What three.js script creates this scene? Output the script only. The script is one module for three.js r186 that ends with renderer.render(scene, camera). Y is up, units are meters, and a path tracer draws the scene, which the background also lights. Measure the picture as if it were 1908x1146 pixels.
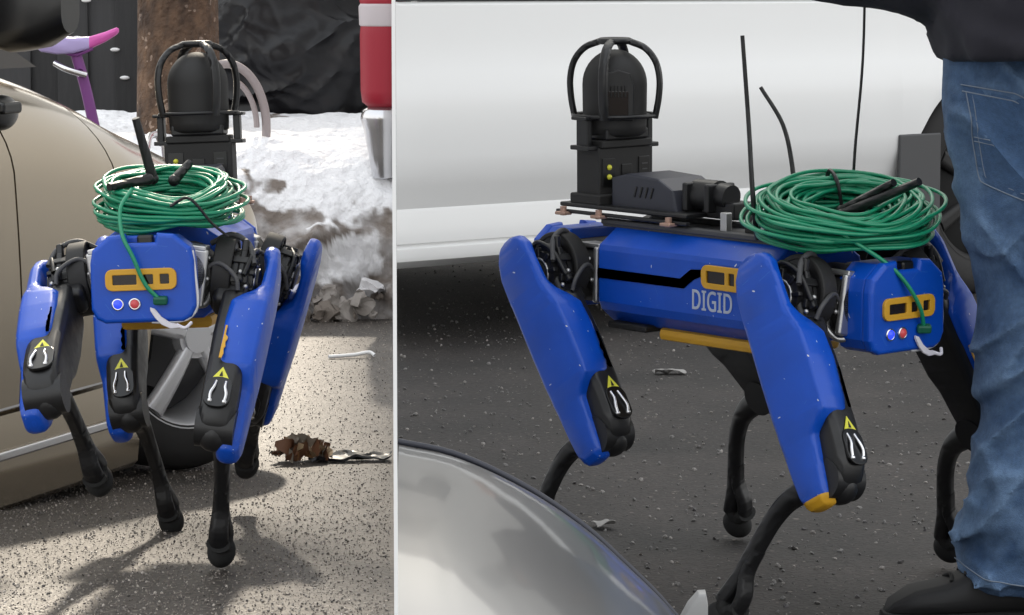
import * as THREE from 'three';
import { mergeGeometries, toCreasedNormals } from 'three/addons/utils/BufferGeometryUtils.js';
import { RoundedBoxGeometry } from 'three/addons/geometries/RoundedBoxGeometry.js';
import { FontLoader } from 'three/addons/loaders/FontLoader.js';
import { TextGeometry } from 'three/addons/geometries/TextGeometry.js';
import { ImprovedNoise } from 'three/addons/math/ImprovedNoise.js';

// ------------------------------------------------------------ camera, sky, sun, exposure
const scene = new THREE.Scene();
const camera = new THREE.PerspectiveCamera(12.0, 1024 / 615, 0.1, 500);
camera.position.set(0, 1.05, 0);
camera.rotation.x = -Math.atan(603 / 5452);
const renderer = new THREE.WebGLRenderer({ antialias: true });
renderer.setSize(1024, 615);
renderer.toneMapping = THREE.LinearToneMapping;
renderer.toneMappingExposure = 1.5;
renderer.shadowMap.enabled = true;

const SUN_AZ = -0.043, SUN_EL = 0.58;
const sunDir = new THREE.Vector3(Math.sin(SUN_AZ) * Math.cos(SUN_EL), Math.sin(SUN_EL), -Math.cos(SUN_AZ) * Math.cos(SUN_EL));
{
  const W = 256, H = 128, d = new Float32Array(W * H * 4);
  for (let j = 0; j < H; j++) for (let i = 0; i < W; i++) {
    const el = ((j + 0.5) / H - 0.5) * Math.PI, az = ((i + 0.5) / W - 0.5) * 2 * Math.PI;
    // equirect: u=0.5 looks along +x in three's mapping (atan(z,x))
    const dir = new THREE.Vector3(Math.cos(el) * Math.cos(az), Math.sin(el), Math.cos(el) * Math.sin(az));
    const t = Math.max(0, Math.sin(el));
    const k = Math.pow(t, 0.55), g = Math.pow(Math.max(0, dir.dot(sunDir)), 6);
    const S = 1.25;
    d[(j * W + i) * 4] = S * (1.0 - 0.26 * k + 0.7 * g);
    d[(j * W + i) * 4 + 1] = S * (0.98 - 0.2 * k + 0.62 * g);
    d[(j * W + i) * 4 + 2] = S * (0.93 - 0.1 * k + 0.46 * g);
    d[(j * W + i) * 4 + 3] = 1;
  }
  const tx = new THREE.DataTexture(d, W, H, THREE.RGBAFormat, THREE.FloatType);
  tx.mapping = THREE.EquirectangularReflectionMapping; tx.magFilter = THREE.LinearFilter; tx.needsUpdate = true;
  scene.background = tx; scene.environment = tx;
}
const sun = new THREE.DirectionalLight(new THREE.Color(1, 0.88, 0.72), 2.5);
sun.position.copy(sunDir).multiplyScalar(30).add(new THREE.Vector3(0, 0, -7));
sun.target.position.set(0, 0, -7); scene.add(sun, sun.target);
sun.castShadow = true; sun.shadow.radius = 6; sun.shadow.mapSize.set(4096, 4096);
Object.assign(sun.shadow.camera, { left: -14, right: 14, top: 14, bottom: -14, near: 1, far: 80 });

// ------------------------------------------------------------ helpers
function rng(a) { return () => { a |= 0; a = a + 0x6D2B79F5 | 0; let t = Math.imul(a ^ a >>> 15, 1 | a); t = t + Math.imul(t ^ t >>> 7, 61 | t) ^ t; return ((t ^ t >>> 14) >>> 0) / 4294967296; }; }
const perlin = new ImprovedNoise();
const nz = (x, y, z) => perlin.noise(x, y, z);
const fbm = (x, y, z, o = 4) => { let s = 0, a = 1, f = 1; for (let i = 0; i < o; i++) { s += a * nz(x * f + 7.3 * i, y * f, z * f); a *= 0.5; f *= 2.03; } return s; };
const V3 = (x, y, z) => new THREE.Vector3(x, y, z);
const lerp = (a, b, t) => a + (b - a) * t;
const sstep = (a, b, t) => { t = Math.min(1, Math.max(0, (t - a) / (b - a))); return t * t * (3 - 2 * t); };
const used = {};
function numbered(n) { if (!(n in used)) { used[n] = 0; return n; } used[n]++; return n + '_' + String(used[n]).padStart(3, '0'); }
function tag(o, label, category, group, kind) { o.userData.label = label; if (category) o.userData.category = category; if (group) o.userData.group = group; if (kind) o.userData.kind = kind; return o; }
function thing(name, label, category, pos = [0, 0, 0], group) { const g = new THREE.Group(); g.name = numbered(name); g.position.set(...pos); scene.add(g); return tag(g, label, category, group); }
function part(name, geos, mat, parent) {
  let g = Array.isArray(geos) ? merge(geos) : geos;
  const m = new THREE.Mesh(g, mat); m.name = parent === scene ? numbered(name) : name; m.castShadow = m.receiveShadow = true; parent.add(m); return m;
}
function grp(name, parent) { const g = new THREE.Group(); g.name = name; parent.add(g); return g; }
function clean(g) {
  g = g.index ? g.toNonIndexed() : g; const o = new THREE.BufferGeometry();
  o.setAttribute('position', g.attributes.position);
  if (!g.attributes.normal) g.computeVertexNormals(); o.setAttribute('normal', g.attributes.normal);
  o.setAttribute('uv', g.attributes.uv || new THREE.BufferAttribute(new Float32Array(g.attributes.position.count * 2), 2)); return o;
}
const merge = a => a.length === 1 ? a[0] : mergeGeometries(a.map(clean));
const tr = (g, x, y, z) => g.translate(x, y, z);
const rot = (g, x, y, z) => g.applyMatrix4(new THREE.Matrix4().makeRotationFromEuler(new THREE.Euler(x, y, z)));
const box = (w, h, d, x, y, z, r = 0.003) => tr(r > 0 ? new RoundedBoxGeometry(w, h, d, 2, Math.min(r, w / 2.01, h / 2.01, d / 2.01)) : new THREE.BoxGeometry(w, h, d), x, y, z);
const cylX = (r, l, x, y, z, n = 24) => tr(new THREE.CylinderGeometry(r, r, l, n).rotateZ(Math.PI / 2), x, y, z);
const cylY = (r, l, x, y, z, n = 24, r2 = r) => tr(new THREE.CylinderGeometry(r, r2, l, n), x, y, z);
const cylZ = (r, l, x, y, z, n = 24) => tr(new THREE.CylinderGeometry(r, r, l, n).rotateX(Math.PI / 2), x, y, z);
// rings: array of arrays of Vector3 (same count); smooth loft with caps; uv in metres
function loft(rings, { closed = true, caps = true, crease = 0.7, flip = false } = {}) {
  const n = rings[0].length, P = [], U = [], I = []; let v = 0;
  const cols = closed ? n + 1 : n;
  rings.forEach((r, i) => {
    if (i) v += r[0].distanceTo(rings[i - 1][0]);
    let u = 0;
    for (let k = 0; k < cols; k++) { const p = r[k % n]; if (k) u += p.distanceTo(r[k - 1]); P.push(p.x, p.y, p.z); U.push(u, v); }
  });
  const q = (a, b, c) => flip ? I.push(a, c, b) : I.push(a, b, c);
  for (let i = 0; i < rings.length - 1; i++) for (let k = 0; k < cols - 1; k++) {
    const a = i * cols + k, b = a + 1, c = a + cols, d = c + 1; q(a, b, d); q(a, d, c);
  }
  if (caps && closed) for (const e of [0, rings.length - 1]) {
    const c = rings[e].reduce((s, p) => s.add(p), V3(0, 0, 0)).multiplyScalar(1 / n), o = P.length / 3;
    P.push(c.x, c.y, c.z); U.push(0, 0); rings[e].forEach(p => { P.push(p.x, p.y, p.z); U.push(p.x, p.y); });
    for (let k = 0; k < n; k++) { const a = o + 1 + k, b = o + 1 + (k + 1) % n; e ? q(o, a, b) : q(o, b, a); }
  }
  const g = new THREE.BufferGeometry();
  g.setAttribute('position', new THREE.Float32BufferAttribute(P, 3)); g.setAttribute('uv', new THREE.Float32BufferAttribute(U, 2)); g.setIndex(I);
  return toCreasedNormals(g, crease);
}
// rounded rectangle ring in 2D
function rrect(x0, x1, y0, y1, r, n = 4) {
  const o = []; r = Math.min(r, (x1 - x0) / 2.02, (y1 - y0) / 2.02);
  for (const [cx, cy, a0] of [[x1 - r, y1 - r, 0], [x0 + r, y1 - r, 1], [x0 + r, y0 + r, 2], [x1 - r, y0 + r, 3]])
    for (let k = 0; k <= n; k++) { const a = (a0 + k / n) * Math.PI / 2; o.push([cx + r * Math.cos(a), cy + r * Math.sin(a)]); }
  return o;
}
function tube(pts, r, { closed = false, seg = 48, rad = 8 } = {}) { return new THREE.TubeGeometry(new THREE.CatmullRomCurve3(pts.map(p => Array.isArray(p) ? V3(...p) : p), closed), seg, r, rad, closed); }
function tubeVar(pts, rad, { n = 14, seg = 30, up = V3(0, 0, 1) } = {}) { // rad(t)->[a along 'up' , b across]
  const c = new THREE.CatmullRomCurve3(pts.map(p => V3(...p))), rings = [];
  for (let i = 0; i <= seg; i++) {
    const t = i / seg, p = c.getPoint(t), d = c.getTangent(t), b = V3().crossVectors(d, up).normalize(), u = V3().crossVectors(b, d).normalize(), [ra, rb] = rad(t), r = [];
    for (let k = 0; k < n; k++) { const a = k / n * 2 * Math.PI; r.push(p.clone().addScaledVector(u, ra * Math.cos(a)).addScaledVector(b, rb * Math.sin(a))); }
    rings.push(r);
  }
  return loft(rings, { crease: 1.2 });
}
function shapeOf(pts) { const s = new THREE.Shape(); pts.forEach((p, i) => i ? s.lineTo(p[0], p[1]) : s.moveTo(p[0], p[1])); s.closePath(); return s; }
const extr = (s, depth, bevel = 0, seg = 2) => new THREE.ExtrudeGeometry(s, { depth, bevelEnabled: bevel > 0, bevelSize: bevel, bevelThickness: bevel, bevelSegments: seg, curveSegments: 12 });

// surface nets over a signed distance function
function surfaceNets(sdf, min, max, cell) {
  const D = [0, 1, 2].map(i => Math.ceil((max[i] - min[i]) / cell) + 1), [nx, ny, nzz] = D;
  const f = new Float32Array(nx * ny * nzz), id = (i, j, k) => i + nx * (j + ny * k);
  for (let k = 0; k < nzz; k++) for (let j = 0; j < ny; j++) for (let i = 0; i < nx; i++) f[id(i, j, k)] = sdf(min[0] + i * cell, min[1] + j * cell, min[2] + k * cell);
  const vid = new Int32Array(nx * ny * nzz).fill(-1), P = [], I = [];
  const E = [[0, 1], [2, 3], [4, 5], [6, 7], [0, 2], [1, 3], [4, 6], [5, 7], [0, 4], [1, 5], [2, 6], [3, 7]];
  for (let k = 0; k < nzz - 1; k++) for (let j = 0; j < ny - 1; j++) for (let i = 0; i < nx - 1; i++) {
    const v = []; let neg = 0;
    for (let c = 0; c < 8; c++) { v[c] = f[id(i + (c & 1), j + (c >> 1 & 1), k + (c >> 2))]; if (v[c] < 0) neg++; }
    if (!neg || neg === 8) continue;
    let x = 0, y = 0, z = 0, m = 0;
    for (const [a, b] of E) if ((v[a] < 0) !== (v[b] < 0)) {
      const t = v[a] / (v[a] - v[b]); m++;
      x += lerp(a & 1, b & 1, t); y += lerp(a >> 1 & 1, b >> 1 & 1, t); z += lerp(a >> 2, b >> 2, t);
    }
    vid[id(i, j, k)] = P.length / 3; P.push(min[0] + (i + x / m) * cell, min[1] + (j + y / m) * cell, min[2] + (k + z / m) * cell);
  }
  const quad = (a, b, c, d, fl) => { if (a < 0 || b < 0 || c < 0 || d < 0) return; fl ? I.push(a, c, b, a, d, c) : I.push(a, b, c, a, c, d); };
  for (let k = 1; k < nzz - 1; k++) for (let j = 1; j < ny - 1; j++) for (let i = 1; i < nx - 1; i++) {
    const s = f[id(i, j, k)] < 0;
    if (s !== (f[id(i + 1, j, k)] < 0)) quad(vid[id(i, j - 1, k - 1)], vid[id(i, j, k - 1)], vid[id(i, j, k)], vid[id(i, j - 1, k)], !s);
    if (s !== (f[id(i, j + 1, k)] < 0)) quad(vid[id(i - 1, j, k - 1)], vid[id(i - 1, j, k)], vid[id(i, j, k)], vid[id(i, j, k - 1)], !s);
    if (s !== (f[id(i, j, k + 1)] < 0)) quad(vid[id(i - 1, j - 1, k)], vid[id(i, j - 1, k)], vid[id(i, j, k)], vid[id(i - 1, j, k)], !s);
  }
  const g = new THREE.BufferGeometry();
  g.setAttribute('position', new THREE.Float32BufferAttribute(P, 3)); g.setIndex(I); g.computeVertexNormals();
  const U = new Float32Array(P.length / 3 * 2); for (let i = 0; i < P.length / 3; i++) { U[2 * i] = P[3 * i] + P[3 * i + 2] * 0.8; U[2 * i + 1] = P[3 * i + 1]; }
  g.setAttribute('uv', new THREE.BufferAttribute(U, 2)); return g;
}
const capsule = (px, py, pz, a, b, ra, rb) => {
  const bx = b[0] - a[0], by = b[1] - a[1], bz = b[2] - a[2], ax = px - a[0], ay = py - a[1], az = pz - a[2];
  const t = Math.min(1, Math.max(0, (ax * bx + ay * by + az * bz) / (bx * bx + by * by + bz * bz)));
  return Math.hypot(ax - bx * t, ay - by * t, az - bz * t) - lerp(ra, rb, t);
};
const smin = (a, b, k) => { const h = Math.max(k - Math.abs(a - b), 0) / k; return Math.min(a, b) - h * h * k * 0.25; };

// ------------------------------------------------------------ textures (tileable value noise)
function tileNoise(seed) {
  const r = rng(seed), T = new Float32Array(65536); for (let i = 0; i < 65536; i++) T[i] = r();
  return (x, y, p) => { // p = period
    const xi = Math.floor(x), yi = Math.floor(y), fx = x - xi, fy = y - yi, u = fx * fx * (3 - 2 * fx), v = fy * fy * (3 - 2 * fy);
    const h = (a, b) => T[((((a % p) + p) % p) * 251 + (((b % p) + p) % p) * 7919 + p * 131) & 65535];
    return lerp(lerp(h(xi, yi), h(xi + 1, yi), u), lerp(h(xi, yi + 1), h(xi + 1, yi + 1), u), v);
  };
}
function tex(n, fn, srgb = false) {
  const d = new Uint8Array(n * n * 4);
  for (let j = 0; j < n; j++) for (let i = 0; i < n; i++) { const c = fn((i + 0.5) / n, (j + 0.5) / n); for (let k = 0; k < 3; k++) d[(j * n + i) * 4 + k] = Math.max(0, Math.min(255, (c[k] ?? c[0]) * 255)); d[(j * n + i) * 4 + 3] = 255; }
  const t = new THREE.DataTexture(d, n, n, THREE.RGBAFormat); t.wrapS = t.wrapT = THREE.RepeatWrapping; t.magFilter = THREE.LinearFilter; t.minFilter = THREE.LinearMipmapLinearFilter; t.generateMipmaps = true;
  if (srgb) t.colorSpace = THREE.SRGBColorSpace; t.needsUpdate = true; return t;
}
const rep = (t, s) => { t.repeat.set(1 / s, 1 / s); return t; };
const N1 = tileNoise(3), N2 = tileNoise(11), N3 = tileNoise(29);
const mt = (u, v, p, o = 4, N = N1) => { let s = 0, a = 0.5; for (let i = 0; i < o; i++) { s += a * N(u * p, v * p, p); a *= 0.5; p *= 2; } return s / (1 - Math.pow(0.5, o)); };
// asphalt: fine aggregate; light / dark grains
function asphaltTex(seed, base, lightP, darkP, lightC, darkC, stain) {
  const r = rng(seed), n = 1024, g = new Float32Array(n * n), id = new Float32Array(n * n);
  for (let k = 0; k < 26000; k++) {
    const cx = r() * n, cy = r() * n, R = 1 + r() * r() * 5, t = r(), kind = t < lightP ? 1 : t < lightP + darkP ? -1 : (r() - 0.5) * 0.5, e = 0.6 + r() * 0.6, hgt = 0.4 + r() * 0.6;
    for (let y = -7; y <= 7; y++) for (let x = -7; x <= 7; x++) { const d = Math.hypot(x * e, y / e) / R; if (d < 1) { const q = ((Math.floor(cx + x) + n) % n) + n * ((Math.floor(cy + y) + n) % n); g[q] = hgt * Math.sqrt(1 - d * d); id[q] = kind; } }
  }
  const col = tex(n, (u, v) => {
    const q = Math.floor(u * n) + n * Math.floor(v * n), f = mt(u, v, 128, 2, N2), c = mt(u, v, 4, 5, N3), k = id[q];
    let m = 0.82 + 0.36 * (f - 0.5) + stain * (c - 0.5); const b = base.map(x => x * m);
    const tgt = k > 0.5 ? lightC : k < -0.5 ? darkC : null, w = k > 0.5 ? 0.75 : 0.7;
    return b.map((x, i) => tgt ? lerp(x, tgt[i], w * Math.min(1, g[q] * 1.4)) : x * (1 + k * 0.5));
  }, true);
  const bmp = tex(n, (u, v) => { const q = Math.floor(u * n) + n * Math.floor(v * n); return [0.25 + 0.55 * g[q] + 0.2 * mt(u, v, 256, 1, N2)]; });
  return [col, bmp];
}
const M = {};
{
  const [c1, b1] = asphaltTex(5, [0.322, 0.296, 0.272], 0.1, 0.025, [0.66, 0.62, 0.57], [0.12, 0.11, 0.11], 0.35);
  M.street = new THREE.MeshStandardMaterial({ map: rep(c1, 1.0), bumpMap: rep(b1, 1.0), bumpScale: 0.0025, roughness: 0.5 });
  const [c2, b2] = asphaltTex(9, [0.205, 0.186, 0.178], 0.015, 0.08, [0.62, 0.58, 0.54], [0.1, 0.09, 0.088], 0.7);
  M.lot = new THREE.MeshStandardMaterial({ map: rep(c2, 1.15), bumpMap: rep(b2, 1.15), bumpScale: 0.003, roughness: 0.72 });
}
// blue paint with scratches and white chips
{
  const n = 1024, r = rng(77), chip = new Float32Array(n * n);
  for (let k = 0; k < 48; k++) {
    const cx = r() * n, cy = r() * n, R = 1.2 + r() * r() * r() * 14, a = r() * 3.14, e = 0.4 + r() * 2.0;
    for (let y = -16; y <= 16; y++) for (let x = -16; x <= 16; x++) { const u = x * Math.cos(a) + y * Math.sin(a), v = -x * Math.sin(a) + y * Math.cos(a); const d = Math.hypot(u * e, v / e) / R * (0.75 + 0.6 * N1((cx + x) * 0.35, (cy + y) * 0.35, 256)); if (d < 1) chip[((Math.floor(cx + x) + n) % n) + n * ((Math.floor(cy + y) + n) % n)] = 1; }
  }
  for (let k = 0; k < 170; k++) { let x = r() * n, y = r() * n; const a = r() * 6.28, L = 10 + r() * 60; for (let s = 0; s < L; s++) { x += Math.cos(a); y += Math.sin(a); chip[((Math.floor(x) + 2 * n) % n) + n * ((Math.floor(y) + 2 * n) % n)] = 0.1 + 0.25 * (k % 5 === 0); } }
  M.blueMap = rep(tex(n, (u, v) => {
    const q = Math.floor(u * n) + n * Math.floor(v * n), c = chip[q], m = 0.93 + 0.14 * mt(u, v, 6, 5, N2);
    return [lerp(0.0, 0.82, c), lerp(0.29 * m, 0.82, c), lerp(0.72 * m, 0.84, c)];
  }, true), 0.42);
  M.blueRough = rep(tex(512, (u, v) => [0.3 + 0.25 * mt(u, v, 8, 5, N3)]), 0.42);
}
M.blue = new THREE.MeshPhysicalMaterial({ map: M.blueMap, roughnessMap: M.blueRough, roughness: 1, clearcoat: 0.3, clearcoatRoughness: 0.2, specularIntensity: 0.7 });
const C = (r, g, b) => new THREE.Color().setRGB(r, g, b);
const std = (c, roughness = 0.6, metalness = 0, x = {}) => new THREE.MeshPhysicalMaterial({ color: c, roughness, metalness, ...x });
const smallNoise = rep(tex(256, (u, v) => [0.4 + 0.4 * mt(u, v, 8, 5, N2)]), 0.1);
const grain = (lo, hi, s, p = 8) => rep(tex(256, (u, v) => [lerp(lo, hi, mt(u, v, p, 5, N1))]), s);
M.black = std(C(0.009, 0.009, 0.01), 0.5, 0, { roughnessMap: grain(0.6, 1.1, 0.15) });
M.blackGloss = std(C(0.006, 0.006, 0.0065), 0.28);
M.blackMatte = std(C(0.013, 0.0125, 0.0125), 0.65);
M.rubber = std(C(0.011, 0.011, 0.011), 0.85);
M.grey = std(C(0.06, 0.06, 0.063), 0.55);
M.slate = std(C(0.03, 0.032, 0.045), 0.45);
M.alu = std(C(0.5, 0.5, 0.5), 0.35, 0.85);
M.chrome = std(C(0.75, 0.75, 0.77), 0.15, 1);
M.yellow = std(C(0.62, 0.33, 0.02), 0.45);
M.warn = std(C(0.68, 0.66, 0.06), 0.5);
M.copper = std(C(0.42, 0.27, 0.21), 0.5, 0.3);
M.lens = std(C(0.015, 0.01, 0.008), 0.12);
M.white = std(C(0.84, 0.84, 0.84), 0.6);
M.green = std(C(0.006, 0.25, 0.125), 0.38, 0, { clearcoat: 0.3, clearcoatRoughness: 0.3 });
M.greenDark = std(C(0.004, 0.1, 0.055), 0.5);
M.letter = std(C(0.45, 0.5, 0.62), 0.5);
M.clip = std(C(0.7, 0.7, 0.72), 0.4);
M.tape = std(C(0.72, 0.7, 0.76), 0.7);

// ------------------------------------------------------------ the setting
const SEAM = -0.0403;                      // x / |z| of the white panel's plane (it stands along a line through the place)
const seamX = z => SEAM * -z;
const gy = z => { const t = sstep(4.2, 7.5, -z); return 0.07 - 0.2 * t; };   // height of the left street: it dips away from the camera
{
  // left street
  const P = [], U = [], I = [], zs = [], ts = [0, 0.3, 0.6, 1, 1.5, 2, 3, 5, 10, 30, 120];
  for (let z = 30; z > 2; z -= 4) zs.push(z); for (let z = 2; z > -12; z -= 0.1) zs.push(z); for (let z = -12; z > -200; z *= 1.25) zs.push(z); zs.push(-250);
  for (const z of zs) for (const t of ts) { const x = seamX(z) - t - 0.003; P.push(x, gy(z) + 0.004 * fbm(x * 1.2, 0, z * 1.2, 2), z); U.push(x, z); }
  const n = ts.length; for (let i = 0; i < zs.length - 1; i++) for (let k = 0; k < n - 1; k++) { const a = i * n + k; I.push(a, a + n, a + 1, a + 1, a + n, a + n + 1); }
  const g = new THREE.BufferGeometry(); g.setAttribute('position', new THREE.Float32BufferAttribute(P, 3)); g.setAttribute('uv', new THREE.Float32BufferAttribute(U, 2)); g.setIndex(I); g.computeVertexNormals();
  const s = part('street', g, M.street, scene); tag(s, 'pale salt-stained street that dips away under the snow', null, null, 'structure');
}
{
  // right lot: a slab with its own edge along the white panel
  const zs = [30]; for (let z = 10; z > -14; z -= 1) zs.push(z); for (let z = -14; z > -200; z *= 1.3) zs.push(z); zs.push(-250);
  const xs = [0, 0.5, 1, 2, 4, 8, 16, 120];
  const P = [], U = [], I = []; const n = xs.length + 1;
  for (const z of zs) { const e = seamX(z) + 0.003; P.push(e, -0.4, z); U.push(e - 0.4, z); for (const t of xs) { P.push(e + t, 0, z); U.push(e + t, z); } }
  for (let i = 0; i < zs.length - 1; i++) for (let k = 0; k < n - 1; k++) { const a = i * n + k; I.push(a, a + 1, a + n, a + 1, a + n + 1, a + n); }
  const g0 = new THREE.BufferGeometry(); g0.setAttribute('position', new THREE.Float32BufferAttribute(P, 3)); g0.setAttribute('uv', new THREE.Float32BufferAttribute(U, 2)); g0.setIndex(I);
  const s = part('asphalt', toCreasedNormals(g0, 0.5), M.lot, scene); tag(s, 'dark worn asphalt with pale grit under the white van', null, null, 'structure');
}
// thin white panel that divides the two halves of the place
{
  const z0 = -1.95, z1 = -13.2, L = Math.hypot(z1 - z0, seamX(z1) - seamX(z0)), a = Math.atan2(seamX(z1) - seamX(z0), z0 - z1);
  const g = new THREE.BoxGeometry(0.0026, 2.2, L); rot(g, 0, -a, 0); tr(g, (seamX(z0) + seamX(z1)) / 2, 1.1 - 0.13, (z0 + z1) / 2);
  tag(part('divider_panel', g, M.white, scene), 'tall thin white panel standing on edge between the two robots', 'panel');
}

// ------------------------------------------------------------ robot dogs
const font = await new FontLoader().loadAsync('fonts/droid/droid_sans_regular.typeface.json');
const L1 = 0.3205, L2 = 0.337;
function at(tbl, l) { let i = 0; while (i < tbl.length - 2 && l > tbl[i + 1][0]) i++; const a = tbl[i], b = tbl[i + 1], t = Math.min(1, Math.max(0, (l - a[0]) / (b[0] - a[0]))); return a.map((x, k) => lerp(x, b[k], t)); }
function secLoft(tbl, sy, rad, crease = 0.6) { // [l, xBack, xFront, oInner, oOuter]
  return loft(tbl.map(([l, x0, x1, o0, o1]) => rrect(x0, x1, o0, o1, rad).map(([x, o]) => V3(x, -l, -sy * o))), { crease, flip: sy > 0 });
}
function dense(tbl, n = 40) { const o = [], a = tbl[0][0], b = tbl[tbl.length - 1][0]; for (let i = 0; i <= n; i++) o.push(at(tbl, lerp(a, b, i / n))); return o; }
const COVER = dense([[-0.078, 0.002, 0.03, 0.02, 0.034], [-0.07, -0.018, 0.045, 0.016, 0.041], [-0.05, -0.03, 0.056, 0.016, 0.045], [-0.02, -0.036, 0.061, 0.026, 0.047], [0.03, -0.038, 0.062, 0.024, 0.048], [0.05, -0.042, 0.062, 0.012, 0.048], [0.068, -0.049, 0.062, -0.006, 0.048], [0.085, -0.054, 0.062, -0.018, 0.048], [0.13, -0.057, 0.062, -0.02, 0.048], [0.2, -0.056, 0.061, -0.018, 0.047], [0.222, -0.052, 0.06, -0.016, 0.046], [0.236, -0.034, 0.06, -0.01, 0.046], [0.25, -0.016, 0.059, -0.006, 0.045], [0.3, -0.01, 0.057, -0.004, 0.044], [0.335, -0.006, 0.054, -0.002, 0.043], [0.344, -0.004, 0.051, 0, 0.041]], 70);
const TIP = [[0.3442, -0.004, 0.051, 0, 0.041], [0.352, -0.002, 0.049, 0.002, 0.0395], [0.358, 0.002, 0.045, 0.005, 0.036], [0.361, 0.008, 0.038, 0.011, 0.03]];
const CORE = dense([[0.03, -0.01, 0.04, -0.034, 0.002], [0.06, -0.044, 0.054, -0.036, 0.004], [0.15, -0.05, 0.056, -0.036, 0.006], [0.205, -0.05, 0.052, -0.034, 0.018], [0.236, -0.051, 0.04, -0.033, 0.028], [0.285, -0.05, 0.034, -0.032, 0.029], [0.312, -0.046, 0.03, -0.031, 0.028], [0.334, -0.034, 0.018, -0.028, 0.024], [0.344, -0.02, 0.004, -0.018, 0.014]], 34);
function buildLeg(robot, fx, sy, [hx, hy, kn, tipYellow]) {
  const leg = grp('leg', robot);
  const Mh = new THREE.Matrix4().makeTranslation(fx * 0.29785, 0, -sy * 0.055).multiply(new THREE.Matrix4().makeRotationX(hx));
  const Mt = Mh.clone().multiply(new THREE.Matrix4().makeTranslation(0, 0, -sy * 0.1108)).multiply(new THREE.Matrix4().makeRotationZ(-hy));
  const Ms = Mt.clone().multiply(new THREE.Matrix4().makeTranslation(0, -L1, 0)).multiply(new THREE.Matrix4().makeRotationZ(-kn));
  const zz = o => -sy * o, add = (n, g, m, mat) => part(n, (Array.isArray(g) ? merge(g) : g).applyMatrix4(m), mat, leg);
  // hip: roll motor along x, pitch motor along z with band, fins and bolts
  add('hip_motor', [cylX(0.05, 0.115, 0, 0.005, 0), cylX(0.042, 0.14, 0, 0.005, 0), box(0.085, 0.075, 0.05, 0, -0.005, zz(0.032), 0.012)], Mh, M.blackMatte);
  add('bracket', [box(0.012, 0.1, 0.04, -0.064, 0.0, zz(0.024), 0.005), box(0.05, 0.01, 0.035, -0.045, 0.051, zz(0.022), 0.003)], Mh, M.alu);
  const fins = [cylZ(0.0555, 0.028, -0.004, 0.008, zz(-0.044), 32), cylZ(0.048, 0.06, 0, 0, zz(-0.034), 32), cylZ(0.051, 0.007, 0, 0, zz(-0.022), 32), cylZ(0.05, 0.006, 0, 0, zz(-0.008), 32), cylZ(0.04, 0.016, 0, 0, zz(0.0), 32), cylZ(0.024, 0.012, 0, 0, zz(0.01), 24)];
  fins.push(box(0.05, 0.085, 0.06, -0.008, -0.032, zz(-0.024), 0.012));
  for (let k = 0; k < 9; k++) { const a = k / 9 * 6.283; fins.push(rot(box(0.02, 0.008, 0.01, 0.036, 0, zz(0.006), 0.002), 0, 0, a)); fins.push(rot(box(0.008, 0.014, 0.03, 0.05, 0, zz(-0.014), 0.002), 0, 0, a + 0.3)); }
  for (let k = 0; k < 3; k++) fins.push(rot(box(0.014, 0.045, 0.012, 0, 0, 0, 0.004), 0, 0, 0.5 - k * 0.3).translate(-0.047 + k * 0.002, 0.024 - k * 0.022, zz(-0.012)));
  fins.push(tube([[0.02, 0.045, zz(-0.01)], [-0.02, 0.052, zz(0.004)], [-0.048, 0.02, zz(0.002)], [-0.05, -0.03, zz(-0.006)]], 0.0045, { seg: 20, rad: 6 }));
  add('pitch_motor', fins, Mt, M.black);
  const band = new THREE.LatheGeometry([[0.056, -0.016], [0.0615, -0.0165], [0.064, -0.014], [0.064, 0.014], [0.0615, 0.0165], [0.056, 0.016], [0.056, -0.016]].map(p => new THREE.Vector2(...p)), 40).rotateX(Math.PI / 2);
  add('band', tr(band, -0.004, 0.008, zz(-0.044)), Mt, M.blackMatte);
  for (const [a, o] of [[-2.0, -0.02], [-2.4, -0.066], [-2.75, -0.012], [-1.6, -0.066], [-3.1, -0.068], [-2.3, 0.0]]) add('bolt', tr(new THREE.SphereGeometry(0.0042, 8, 6), 0.054 * Math.cos(a) - 0.002, 0.054 * Math.sin(a) - 0.004, zz(o)), Mt, M.alu);
  add('hip_cable', tube([[-0.03, 0.05, zz(-0.075)], [-0.05, 0.058, zz(-0.04)], [-0.052, 0.04, zz(-0.008)], [-0.046, 0.0, zz(0.008)]], 0.005, { seg: 24, rad: 7 }), Mt, M.grey);
  add('hip_cable', tube([[-0.045, -0.03, zz(-0.08)], [-0.062, -0.02, zz(-0.05)], [-0.058, -0.045, zz(-0.015)], [-0.045, -0.06, zz(-0.01)]], 0.004, { seg: 20, rad: 7 }), Mt, M.grey);
  add('hub_ring', tr(new THREE.TorusGeometry(0.027, 0.0022, 8, 30), 0, 0, zz(0.0095)), Mt, M.alu);
  add('upper_cover', secLoft(COVER, sy, 0.0135, 0.75), Mt, M.blue);
  add('upper_core', secLoft(CORE, sy, 0.013, 0.9), Mt, M.black);
  add('cover_tip', secLoft(TIP, sy, 0.0135, 1), Mt, tipYellow ? M.yellow : M.blue);
  { // worn yellow edge where the blue meets the black on the rear face
    const r = rng(31 + fx * 7 + sy * 3), sh = [[-0.0505, 0.128], [-0.0505, 0.215]], g = [];
    const pts = []; for (let k = 0; k <= 14; k++) { const l = lerp(0.15, 0.22, k / 14); pts.push([-at(COVER, l)[1] * 0 + (0.002 + r() * 0.004) * (k < 5 ? 0.3 : 1), -l]); }
    const poly = [...pts.map(p => [-0.006, p[1]]), ...pts.reverse().map(p => [-0.006 + p[0] + 0.002, p[1]])];
    const e = extr(shapeOf(poly), 0.002).rotateY(-Math.PI / 2); // faces -x
    if (sy > 0) e.scale(1, 1, -1);
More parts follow.
